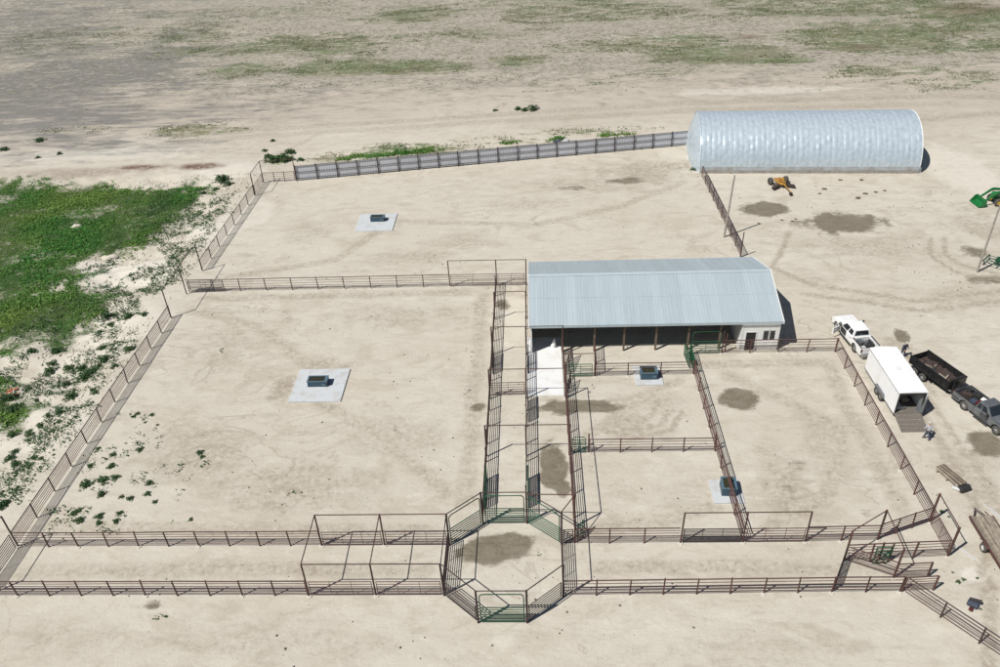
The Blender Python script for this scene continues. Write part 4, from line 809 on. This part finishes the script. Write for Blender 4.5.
    bprof = [(b0+.03,zb)]+[(wr_-.52,zb)]+arch(wr_,.5,.46)+[(b1,zb),(b1,bt),(b0+.03,bt)]
    for sg in (-1, 1): MB().prism(bprof, sg*hw, sg*(hw-.13), 'y').build('bed_side', paint, t, bevel=.03)
    MB().box(b0+.06, b1, -hw+.13, hw-.13, .66, .72).build('bed_floor', 'black_plastic', t)
    MB().box(b1-.07, b1-.002, -hw+.131, hw-.131, .722, bt-.02).build('bed_front', paint, t)
    MB().box(b0-.01, b0+.06, -hw+.135, hw-.135, .62, bt-.01).build('tailgate', paint, t, bevel=.02)
    for sg in (-1, 1): MB().box(wr_-.5, wr_+.5, min(sg*(hw-.131),sg*(hw-.36)), max(sg*(hw-.131),sg*(hw-.36)), .722, .98).build('wheel_housing', 'black_plastic', t, bevel=.06)
    for sg in (-1, 1): MB().box(b0+.05, b1-.03, min(sg*(hw-.135),sg*(hw-.005)), max(sg*(hw-.135),sg*(hw-.005)), bt+.003, bt+.025).build('bed_rail', 'black_plastic', t)
    MB().box(L/2-.06, L/2+.16, -hw+.02, hw-.02, .42, .66).build('front_bumper', 'chrome', t, bevel=.04)
    MB().box(L/2-.05, L/2+.012, -hw*.62, hw*.62, .68, belt-.26).build('grille', 'black_plastic', t)
    MB().box(b0-.22, b0-.015, -hw+.06, hw-.06, .42, .6).build('rear_bumper', 'chrome', t, bevel=.03)
    MB().box(b0+.1, wf, -.5, .5, .3, .45).build('chassis', 'black_plastic', t)
    for x in (wf, wr_):
        for sg in (-1, 1): wheel(t, (x, sg*(hw-.16), .40), .40, .27, side=sg)
    return t
def load(parent_loc, rz, items, name, label, m, cat):   # loose items lying in a truck or trailer bed
    t = thing(name, label, cat, parent_loc, rz)
    for i, (x, y, z, a, b, c, an) in enumerate(items):
        o = MB().box(-a/2, a/2, -b/2, b/2, 0, c).build('piece', m[i % len(m)], t, (x, y, z), bevel=.02); o.rotation_euler = (0, 0, an)
    return t
WT = ((31.25,65.1), R(97)); pickup(*WT, 'white crew cab pickup with its driver door open', 'paint_white', True, None, True, 6.15)
load((31.25,65.1,.73), R(97), [(-1.5,.25,0,.7,.5,.35,.2),(-2.2,-.3,0,.5,.6,.3,.5),(-2.4,.4,0,.35,.35,.25,.1),(-1.9,-.1,.0,.3,.3,.5,.9)], 'cargo', 'grey boxes lying in the bed of the white pickup', ['paint_silver','black_plastic','pvc_white'], 'cargo')
GT = ((38.32,53.3), R(-70)); pickup(*GT, 'dark grey extended cab pickup with silver upper body', 'paint_silver', False, 'paint_grey', False, 5.8)
gl = [(-1.6,.35,0,.7,.5,.6,.3),(-2.1,-.25,0,.8,.5,.45,.9),(-1.2,-.35,0,.5,.5,.4,.2),(-2.4,.35,0,.4,.6,.5,.1)]
load((38.32,53.3,.73), R(-70), gl, 'cargo', 'dark toolboxes and rags piled in the grey pickup bed', ['black_plastic','scrap','cloth_denim'], 'cargo')
load((38.32,53.3,.73), R(-70), [(-.75,-.1,.0,.55,.75,.42,.1),(-.9,.4,0,.45,.4,.5,.3)], 'red_boxes', 'red boxes behind the cab in the grey pickup bed', ['lamp_red','sack_white'], 'box')

def box_trailer():
    L, hw, z0, z1 = 6.6, 1.22, .5, 2.75
    t = thing('box_trailer', 'white enclosed box trailer with its rear ramp door lowered', 'trailer', (31.72,56.75,0), R(91.0)); xr, xf = -L/2, L/2
    for sg in (-1, 1): MB().box(xr, xf, min(sg*hw,sg*(hw-.06)), max(sg*hw,sg*(hw-.06)), z0, z1-.03).build('side_wall', 'trailer_white', t, bevel=.01)
    MB().add([(xf,-hw,z0),(xf+.75,0,z0),(xf,hw,z0),(xf,-hw,z1-.03),(xf+.6,0,z1-.25),(xf,hw,z1-.03)], [(0,1,4,3),(1,2,5,4),(2,1,0),(3,4,5)]).build('v_nose', 'trailer_white', t)
    rf = MB(); k = 8; pr = [(-hw-.02,z1-.05)]+[(-hw+2*hw*i/k, z1+.07*math.sin(math.pi*i/k)) for i in range(k+1)]+[(hw+.02,z1-.05)]; rf.prism(pr, xr-.02, xf+.02, 'x'); rf.build('roof', 'trailer_white', t)
    MB().box(xr, xf, -hw+.061, hw-.061, z0-.12, z0+.02).build('floor', 'ramp_floor', t)
    MB().box(xf-.08, xf-.03, -hw+.061, hw-.061, z0+.02, z1-.06).build('front_wall', 'old_wood', t)
    for sg in (-1, 1):
        MB().box(xr+.02, xr+.14, min(sg*(hw-.062),sg*(hw-.2)), max(sg*(hw-.062),sg*(hw-.2)), z0+.02, z1-.1).build('door_post', 'paint_black', t)
        MB().box(xr-.015, xf+.01, min(sg*(hw+.002),sg*(hw+.025)), max(sg*(hw+.002),sg*(hw+.025)), z0-.06, z0+.03).build('lower_trim', 'paint_silver', t)
        MB().box(xr-.015, xf, min(sg*(hw+.002),sg*(hw+.02)), max(sg*(hw+.002),sg*(hw+.02)), z1-.13, z1-.055).build('upper_trim', 'paint_silver', t)
        f = MB().prism([(-.95,.62)]+[(-.8,.88),(.8,.88),(.95,.62)], sg*(hw+.003), sg*(hw+.2), 'y'); f.v = [(v[0]-.4, v[1], v[2]) for v in f.v]; f.build('fender', 'paint_silver', t)
        for x in (-.83, .03): wheel(t, (x, sg*(hw+.1), .36), .36, .2, side=sg)
    MB().box(xr+.02, xr+.14, -hw+.2, hw-.2, z1-.3, z1-.1).build('rear_header', 'paint_black', t)
    MB().box(xf-1.5, xf-.7, -hw-.03, -hw-.002, z0+.12, z1-.35).build('side_door', 'trailer_white', t, bevel=.01)
    MB().box(-.25, .2, -.2, .25, z1+.06, z1+.16).build('roof_vent', 'trim_white', t, bevel=.03)
    for i in range(5):
        for sg in (-1, 1): x = xr+.5+i*(L-1)/4; MB().box(x-.05, x+.05, min(sg*(hw+.021),sg*(hw+.04)), max(sg*(hw+.021),sg*(hw+.04)), z1-.115, z1-.075).build('marker_lamp', 'lamp_red', t)
    for i in range(9):
        for sg in (-1, 1): x = xr+.73*(i+1)-.3; MB().box(x-.012, x+.012, min(sg*(hw+.001),sg*(hw+.008)), max(sg*(hw+.001),sg*(hw+.008)), z0+.04, z1-.14).build('panel_seam', 'trailer_white', t)
    a = math.atan2(z0, 1.95); rp = MB().box(-1.95, 0, -hw+.08, hw-.08, -.06, 0).build('ramp_door', 'ramp_floor', t, (xr-.02,0,z0)); rp.rotation_euler = (0, -a*.97, 0)
    for i in range(4): MB().box(-.45*(i+1)+.2, -.45*(i+1)+.23, -hw+.1, hw-.1, .002, .02).build('ramp_cleat', 'old_wood', rp)
    for sg in (-1, 1): MB().cyl((xf-.2,sg*.8,z0-.1), (xf+1.45,0,z0-.08), .05, 6).build('tongue_rail', 'paint_black', t)
    MB().cyl((xf+1.1,0,.05), (xf+1.1,0,.95), .04, 8).build('jack', 'paint_silver', t)
box_trailer()
load((31.72,56.75,.525), R(91), [(-2.2,.55,0,1.2,.5,.25,.1),(-1.2,-.3,0,1.4,.6,.35,.05),(-2.6,.2,0,.5,.4,.2,.4),(1.2,.4,0,1.5,.9,.8,.1)], 'cargo', 'pale boards and boxes inside the open white box trailer', ['pvc_white','old_wood','paint_silver'], 'cargo')
MB2 = MB().box(-.05,.05,-.28,.28,0,1.75)
o = tag(MB2.build('ladder', 'paint_silver', None, (32.75,53.55,.53)), 'grey panel leaning upright inside the trailer doorway', 'panel'); o.rotation_euler = (0, R(6), R(40))

def dump_trailer():
    L, hw, z0, z1 = 4.5, 1.02, .75, 1.5
    t = thing('dump_trailer', 'black dump trailer with rusty scrap in its open bed', 'trailer', (36.3,58.7,0), R(-68)); a, b = -L/2, L/2
    for sg in (-1, 1):
        MB().box(a, b, min(sg*hw,sg*(hw-.06)), max(sg*hw,sg*(hw-.06)), z0, z1).build('bed_side', 'paint_black', t)
        MB().box(a, b, min(sg*(hw-.09),sg*(hw+.04)), max(sg*(hw-.09),sg*(hw+.04)), z1+.002, z1+.09).build('top_rail', 'paint_black', t)
        for i in range(7): x = a+.2+i*(L-.4)/6; MB().box(x-.04, x+.04, min(sg*(hw+.002),sg*(hw+.06)), max(sg*(hw+.002),sg*(hw+.06)), z0, z1-.01).build('stake', 'paint_black', t)
        MB().prism([(-2.0+.75,.78),(-1.85+.75,.95),(-.15+.75,.95),(0+.75,.78),(0+.75,.84),(-.12+.75,1.0),(-1.88+.75,1.0),(-2.0+.75,.85)], sg*(hw+.005), sg*(hw+.27), 'y').build('fender', 'paint_black', t).location = (-.3, 0, 0)
        for x in (-1.47+.75, -.53+.75): wheel(t, (x-.55, sg*(hw+.13), .38), .38, .22, side=sg)
        MB().cyl((b-.1,sg*.8,.6), (b+1.3,0,.55), .06, 6).build('tongue_rail', 'paint_black', t)
    MB().box(a+.06, b-.06, -hw+.061, hw-.061, z0-.05, z0+.03).build('bed_floor', 'paint_black', t)
    MB().box(a-.005, a+.055, -hw+.062, hw-.062, z0+.035, z1-.01).build('tailgate', 'paint_black', t); MB().box(b-.055, b+.005, -hw+.062, hw-.062, z0+.035, z1+.1).build('front_wall', 'paint_black', t)
    MB().box(a+.1, b, -.55, .55, .45, .68).build('chassis', 'paint_black', t)
    MB().box(b+.08, b+.65, -.42, .42, .62, 1.15).build('pump_box', 'paint_black', t, bevel=.03)
    MB().box(b+.3, b+.4, -.85, -.75, .6, 2.0).build('tarp_arm', 'paint_black', t); MB().cyl((b-.1,-.8,1.7), (b-.1,.8,1.7), .09, 8).build('tarp_roll', 'black_plastic', t)
    for sg in (-1, 1): MB().cyl((b-.1,sg*.8,1.45), (b-.1,sg*.8,1.75), .03, 6).build('tarp_bracket', 'paint_black', t)
    MB().cyl((b+.95,.0,.05), (b+.95,0,1.1), .05, 8).build('jack', 'paint_silver', t)
dump_trailer()
rr = random.Random(5)
t = thing('scrap_load', 'rusty brown scrap and dirt heaped in the black dump trailer', 'scrap', (36.3,58.7,.78), R(-68))
mb = MB(); nx_, ny_ = 22, 10
for i in range(nx_+1):
    for j in range(ny_+1): mb.v.append((-2.1+4.1*i/nx_, -.92+1.84*j/ny_, .08+.32*rr.random()*math.sin(math.pi*min(1,max(.05,i/nx_)))**.5))
mb.f = [(i*(ny_+1)+j, (i+1)*(ny_+1)+j, (i+1)*(ny_+1)+j+1, i*(ny_+1)+j+1) for i in range(nx_) for j in range(ny_)]; mb.build('debris_heap', 'scrap', t)
for i in range(14):
    x, y, an = rr.uniform(-1.8,1.7), rr.uniform(-.7,.7), rr.uniform(0,3); l = rr.uniform(.3,.9)
    o = MB().box(-l/2, l/2, -.06, .06, 0, .06).build('scrap_piece', rr.choice(['scrap','rust_rail','old_wood','black_plastic']), t, (x, y, .3)); o.rotation_euler = (0, rr.uniform(-.2,.2), an)

def utility_trailer():
    t = thing('flatbed_trailer', 'old wood-decked flatbed trailer at the right edge', 'trailer', (32.45,38.6,0), R(90)); L, hw = 6.0, .8
    for i in range(8): y = -hw+2*hw*(i+.5)/8; MB().box(-L/2+random.uniform(-.08,.08), L/2+random.uniform(-.08,.08), y-.09, y+.09, .60+random.uniform(0,.02), .65).build('deck_plank', 'old_wood', t)
    for sg in (-1, 1):
        MB().box(-L/2, L/2, min(sg*hw,sg*(hw+.06)), max(sg*hw,sg*(hw+.06)), .48, .68).build('side_rail', 'rust_pipe', t)
        wheel(t, (.3, sg*(hw+.2), .33), .33, .2, rim='trim_white', side=sg)
        MB().prism([(-.2,.7),(0,.8),(.6,.8),(.8,.7),(.8,.74),(.6,.84),(0,.84),(-.2,.74)], sg*(hw+.063), sg*(hw+.32), 'y').build('fender', 'rust_pipe', t)
    MB().box(-L/2, -L/2+.1, -hw, hw, .46, .595).build('end_beam', 'rust_pipe', t); MB().box(L/2-.1, L/2, -hw, hw, .46, .595).build('end_beam', 'rust_pipe', t)
    for sg in (-1, 1): MB().cyl((L/2-.05,sg*.5,.5), (L/2+.9,0,.5), .045, 6).build('tongue_rail', 'rust_pipe', t)
utility_trailer()
t = thing('lumber_stack', 'weathered boards and pipes stacked on the flatbed trailer', 'lumber', (32.45,38.6,.66), R(90))
for i in range(7): o = MB().box(-2.2, 2.2, -.07, .07, 0, .07).build('board', 'old_wood', t, (rr.uniform(-.4,.6), -.55+.16*i, .01)); o.rotation_euler = (0, 0, rr.uniform(-.03,.03))
for k, (px, py, an, lab) in enumerate(((33.9,42.4,-1.25,'white pipe lying on dirt nearest the scrap pile'),(34.2,42.0,-1.2,'white pipe lying on dirt against the first pipe'),(30.35,38.6,-1.05,'white pipe lying beside the flatbed trailer wheel'),(30.0,38.9,-1.0,'white pipe lying close to the right pen corner posts'),(33.6,41.6,-1.3,'dark pipe lying just behind the flatbed trailer'))):
    L_ = 2.0; o = MB().cyl((-L_/2,0,.045), (L_/2,0,.045), .038, 8).build('loose_pipe', 'dark_pipe' if 'dark' in lab else 'pvc_white', None, (px, py, hz(px, py))); o.rotation_euler = (0, 0, an); tag(o, lab, 'pipe')
t = thing('scrap_pile', 'low grey pile of stacked pallets and posts beyond the right pen corner', 'scrap', (32.35,46.0,0), R(-68))
for i in range(9): o = MB().box(-1.25, 1.0, -.06, .06, 0, .1).build('slat', ('old_wood','clod_soil','timber')[i % 3], t, (0, -.42+.1*i, .3+.02*(i % 2))); o.rotation_euler = (0, 0, rr.uniform(-.05,.05))
for x in (-1.0, 0, .9): MB().box(x-.06, x+.06, -.5, .5, 0, .3).build('bearer', 'old_wood', t)
o = tag(MB().cyl((-.42,0,.27), (.42,0,.27), .27, 14).build('barrel', 'black_plastic', None, (32.75,44.75,0), bevel=.02), 'black barrel lying at the end of the pallet pile', 'barrel'); o.rotation_euler = (0, 0, R(20))
o = tag(MB().cyl((-.3,0,.15), (.3,0,.15), .15, 12).build('bucket', 'pvc_white', None, (32.2,44.85,0)), 'white bucket lying beside the black barrel', 'bucket'); o.rotation_euler = (0, 0, R(-30))
t = thing('saddle_heap', 'dark blue and red junk heap on the dirt right of the chute', 'junk', (28.7,34.3,0), R(-40))
MB().box(-.35, .35, -.25, .2, 0, .35).build('tarp_bundle', 'blue_junk', t, bevel=.1); MB().box(-.12, .16, -.62, -.3, 0, .2).build('red_bundle', 'lamp_red', t, bevel=.08); MB().cyl((-.3,.1,.36), (.4,.3,.4), .12, 8).build('roll', 'black_plastic', t)

def tractor():
    t = thing('tractor', 'green farm tractor with front loader bucket at the right edge', 'tractor', (60.0,95.0,0), R(184))
    g = 'tractor_green'
    MB().prism([(-.6,.75),(1.75,.75),(1.85,1.05),(1.75,1.5),(-.6,1.65)], -.38, .38, 'y').build('hood', g, t, bevel=.06)
    MB().box(-1.7, -.55, -.55, .55, .7, 1.25).build('transmission', 'paint_black', t)
    cb = MB(); cb.hexa([(-1.9,-.7,1.25),(-.5,-.7,1.25),(-.5,.7,1.25),(-1.9,.7,1.25)], [(-1.8,-.62,2.6),(-.7,-.62,2.6),(-.7,.62,2.6),(-1.8,.62,2.6)]); cb.build('cab', 'glass', t)
    MB().box(-1.95, -.55, -.72, .72, 2.605, 2.75).build('roof', g, t, bevel=.05)
    for sg in (-1, 1):
        wheel(t, (1.25, sg*.85, .5), .5, .32, 'rim_yellow', sg); wheel(t, (-1.35, sg*.95, .85), .85, .5, 'rim_yellow', sg)
        MB().prism([(-2.2,1.45),(-1.9,1.75),(-.9,1.75),(-.55,1.45),(-.55,1.5),(-.88,1.82),(-1.95,1.82),(-2.2,1.5)], sg*.72, sg*1.2, 'y').build('fender', g, t)
        MB().prism([(-.2,1.5),(-.2,1.72),(1.5,1.95),(1.75,1.85),(3.1,.75),(3.0,.55),(1.55,1.62)], sg*.52, sg*.68, 'y').build('loader_arm', g, t, bevel=.02)
        MB().box(-.35, -.1, min(sg*.45,sg*.7), max(sg*.45,sg*.7), .7, 1.7).build('loader_mast', g, t); MB().cyl((.2,sg*.6,1.0), (1.6,sg*.6,1.55), .05, 8).build('cylinder', 'chrome', t)
    bk = [(2.95,.95),(2.9,.25),(3.05,.1),(3.85,.08),(3.85,.12),(3.1,.16),(2.98,.3),(3.02,.95)]
    MB().prism(bk, -1.1, 1.1, 'y').build('bucket', g, t)
    for sg in (-1, 1): MB().prism([(2.95,.95),(2.92,.25),(3.05,.12),(3.8,.1),(3.3,.85)], sg*1.1, sg*1.06, 'y').build('bucket_side', g, t)
tractor()
t = thing('green_implement', 'green steel implement frame standing beside the pale pole', 'implement', (51.6,79.0,0), R(-45))
for y in (-.9, -.3, .3, .9): bar('tine_bar', (-1.4,y,.55), (1.2,y,.55), .05, 'green_gate', t)
for x in (-1.3, 0, 1.1): bar('cross_bar', (x,-1,.6), (x,1,.6), .07, 'green_gate', t)
for x in (-1.2, .9):
    for y in (-.8, .8): bar('foot', (x,y,0), (x,y,.6), .05, 'paint_black', t)
MB().box(-.3, .5, -.4, .4, .65, 1.0).build('gearbox', 'green_gate', t, bevel=.05)
def yellow_implement():
    t = thing('yellow_implement', 'yellow two-wheeled rotary mower parked by the silver building', 'implement', (33.8,101.3,0), R(-80))   # local +x points along the tongue
    y = 'implement_yellow'
    for sg in (-1, 1): wheel(t, (-1.45, sg*1.1, .5), .5, .42, 'tyre', sg)
    MB().cyl((-1.45,-1.0,.5), (-1.45,1.0,.5), .07, 8).build('axle', y, t)
    MB().prism([(-1.9,-.5),(-.4,-.6),(.3,-.25),(.3,.25),(-.4,.6),(-1.9,.5)], .55, .74, 'z').build('deck', y, t, bevel=.03)
    MB().box(-1.0, -.4, -.35, .35, .785, 1.15).build('gearbox', y, t, bevel=.05)
    for sg in (-1, 1): MB().cyl((-1.5,sg*.5,.85), (.3,0,1.0), .06, 6).build('brace', y, t)
    MB().cyl((.2,0,.7), (2.6,0,.45), .07, 8).build('tongue', y, t); MB().box(2.3, 2.75, -.14, .14, .08, .45).build('jack_foot', 'black_plastic', t)
    for sg in (-1, 1): MB().hexa([(-.5,sg*.5,.25),(.1,sg*.45,.25),(.7,sg*1.5,.15),(.1,sg*1.6,.15)], [(-.5,sg*.5,.5),(.1,sg*.45,.5),(.7,sg*1.5,.4),(.1,sg*1.6,.4)]).build('side_wing', 'scrap', t)
yellow_implement()
# bits behind the windbreak, red netting, stones by the arched building
for k, (dx, dy, s, m_, lab) in enumerate(((3.9,121.6,.6,'blue_junk','blue scrap sheet behind the windbreak'),(5.3,121.8,.7,'pvc_white','white scrap sheet behind the windbreak'),(6.7,121.3,.5,'pvc_white','small white scrap bent up behind the windbreak'),(4.7,122.4,.5,'paint_silver','grey scrap sheet lying behind the windbreak'))):
    mb = MB(); mb.add([(-s,-s*.5,.05),(s,-s*.5,.12),(s,s*.5,.3),(-s*.8,s*.5,.2),(-s,-s*.5,.09),(s,-s*.5,.16),(s,s*.5,.34),(-s*.8,s*.5,.24)], [(3,2,1,0),(4,5,6,7),(0,1,5,4),(1,2,6,5),(2,3,7,6),(3,0,4,7)])
    o = tag(mb.build('scrap_sheet', m_, None, (dx, dy, hz(dx, dy))), lab, 'scrap'); o.rotation_euler = (0, 0, k*1.1)
t = thing('red_netting', 'strip of faded red netting lying on grey dirt at the left edge', 'netting', (-52.2,59.6,hz(-52.2,59.6)))
for i in range(12):
    x, y = rr.uniform(-1.9,1.9), rr.uniform(-.45,.45); s = rr.uniform(.2,.4); z = hz(-52.2+x,59.6+y)-hz(-52.2,59.6)+.04
    mb = MB(); mb.hexa([(x-s,y-s*.4,z),(x+s,y-s*.3,z+.03),(x+s*.8,y+s*.4,z+.05),(x-s*.9,y+s*.3,z)], [(x-s,y-s*.4,z+.02),(x+s,y-s*.3,z+.08),(x+s*.8,y+s*.4,z+.07),(x-s*.9,y+s*.3,z+.03)]); mb.build('net_scrap', 'red_net', t)
for k, (dx, dy, s) in enumerate(((39.2,100.6,.28),(38.2,99.2,.2),(44,98.8,.25),(45.5,99.2,.22),(42.6,97.5,.3),(45,103.2,.25),(46.8,99.6,.18),(42.2,103.4,.22),(31.2,91.6,.2),(32.4,91.2,.22),(33,91.8,.16))):
    o = tag(link('clod', rock_mesh(20+k), 'clod_soil'), 'dark clod lying on the dirt in front of the silver building', 'clod', 'clods before the silver building'); o.location = (dx, dy, .02); o.scale = (s*1.3, s, s)

# ------------------------------------------------------------------ people
def skin(name, V, Ed, m, parent, sub=2):
    me = bpy.data.meshes.new(name); me.from_pydata([v[:3] for v in V], Ed, []); me.materials.append(M[m])
    o = bpy.data.objects.new(name, me); COL.objects.link(o); o.parent = parent
    o.modifiers.new('skin', 'SKIN'); sk = me.skin_vertices[0].data
    for i, v in enumerate(V): sk[i].radius = (v[3], v[4] if len(v) > 4 else v[3]); sk[i].use_root = i == 0
    s = o.modifiers.new('sub', 'SUBSURF'); s.levels = sub; s.render_levels = sub
    return o
def person(loc, rz, label, shirt, pants, hat, pose):
    t = thing('person', label, 'person', (*loc, hz(*loc)), rz)       # faces +x
    lx, lean = pose['step'], pose['lean']; sh = Vector((lean,0,1.42)); J = {}
    for s, k in ((1,'l'),(-1,'r')):
        J['hip'+k] = (0,s*.1,.9); J['knee'+k] = (s*lx*.5+.04,s*.12,.48); J['ank'+k] = (s*lx,s*.12,.09); J['toe'+k] = (s*lx+.17,s*.14,.04)
        J['sh'+k] = (sh.x,s*.19,sh.z); J['el'+k] = tuple(pose['el'+k]); J['ha'+k] = tuple(pose['ha'+k])
    V = [(0,0,.94,.13,.15),(lean*.5,0,1.18,.12,.15),(sh.x,0,1.40,.11,.16),(sh.x+.01,0,1.52,.055),(sh.x+.03,0,1.62,.085,.075),(sh.x+.035,0,1.72,.08,.075)]; Ed = [(0,1),(1,2),(2,3),(3,4),(4,5)]
    def limb(base, pts):
        i = base
        for p in pts: V.append(p); Ed.append((i, len(V)-1)); i = len(V)-1
    for k in 'lr':
        limb(2, [(*J['sh'+k],.058),(*J['el'+k],.045),(*J['ha'+k],.034)]); h = len(V)-1
        d = (Vector(J['ha'+k])-Vector(J['el'+k])).normalized(); o_ = d.orthogonal().normalized()
        for f in range(5):
            off = o_*(f-2)*.014; e = Vector(J['ha'+k])+d*(.05+(.03 if f else .0))+off; limb(h, [(*(Vector(J['ha'+k])+d*.045+off*1.2),.012),(*(e+d*.035),.009)])
        limb(0, [(*J['hip'+k],.085),(*J['knee'+k],.062),(*J['ank'+k],.045),(*J['toe'+k],.035)])
    skin('body', V, Ed, 'skin', t, 1)
    V2 = [(0,0,.96,.145,.165),(lean*.5,0,1.18,.14,.175),(sh.x,0,1.42,.12,.18),(sh.x,0,1.5,.065)]; E2 = [(0,1),(1,2),(2,3)]
    for k in 'lr':
        V2.append((*J['sh'+k],.075)); E2.append((2,len(V2)-1)); V2.append((*J['el'+k],.06)); E2.append((len(V2)-2,len(V2)-1))
        e = Vector(J['el'+k]).lerp(Vector(J['ha'+k]), .75); V2.append((*e,.045)); E2.append((len(V2)-2,len(V2)-1))
    skin('shirt', V2, E2, shirt, t, 1)
    V3 = [(0,0,.97,.14,.16)]; E3 = []
    for k in 'lr':
        V3 += [(*J['hip'+k],.105),(*J['knee'+k],.08),(*(Vector(J['ank'+k])+Vector((0,0,.04))),.068)]; b = len(V3)-3; E3 += [(0,b),(b,b+1),(b+1,b+2)]
    skin('trousers', V3, E3, pants, t, 1)
    for k in 'lr': skin('boot', [(*J['ank'+k],.065),(J['ank'+k][0]+.06,J['ank'+k][1],.055,.06),(*J['toe'+k],.05)], [(0,1),(1,2)], 'boot', t, 1)
    hd = Vector((sh.x+.035,0,1.70)); mb = MB(); n = 14
    for j, (z, r_) in enumerate(((-.01,.098),(.05,.094),(.09,.066),(.105,.02))):
        for i in range(n): mb.v.append((hd.x+math.cos(6.283*i/n)*r_*1.08, math.sin(6.283*i/n)*r_, hd.z+z))
        if j: mb.f += [((j-1)*n+i, (j-1)*n+(i+1) % n, j*n+(i+1) % n, j*n+i) for i in range(n)]
    mb.f.append(tuple(range(3*n, 4*n))); c = mb.build('cap', hat, t, smooth=True); MB().prism([(hd.x+.09,-.08),(hd.x+.2,-.05),(hd.x+.2,.05),(hd.x+.09,.08)], hd.z-.005, hd.z+.01, 'z').build('cap_brim', hat, c)
    for s in (-1, 1): MB().box(hd.x+.062, hd.x+.082, s*.03-.012, s*.03+.012, 1.655, 1.672).build('eye', 'paint_black', t)
    MB().hexa([(hd.x+.07,-.014,1.60),(hd.x+.1,-.01,1.60),(hd.x+.1,.01,1.60),(hd.x+.07,.014,1.60)], [(hd.x+.06,-.008,1.655),(hd.x+.075,-.006,1.655),(hd.x+.075,.006,1.655),(hd.x+.06,.008,1.655)]).build('nose', 'skin', t)
person((34.8,62.3), R(-75), 'person in dark blue clothes and white cap beside the dump trailer', 'cloth_navy', 'cloth_denim', 'cap_white',
       dict(step=.1, lean=.06, ell=(.12,.28,1.15), elr=(.14,-.28,1.15), hal=(.36,.2,1.05), har=(.36,-.2,1.0)))
person((32.3,50.6), R(100), 'person in light grey shirt and dark trousers at the foot of the trailer ramp', 'cloth_grey', 'cloth_denim', 'cap_white',
       dict(step=.2, lean=.16, ell=(.18,.26,1.14), elr=(.2,-.26,1.14), hal=(.42,.2,1.02), har=(.4,-.2,.98)))
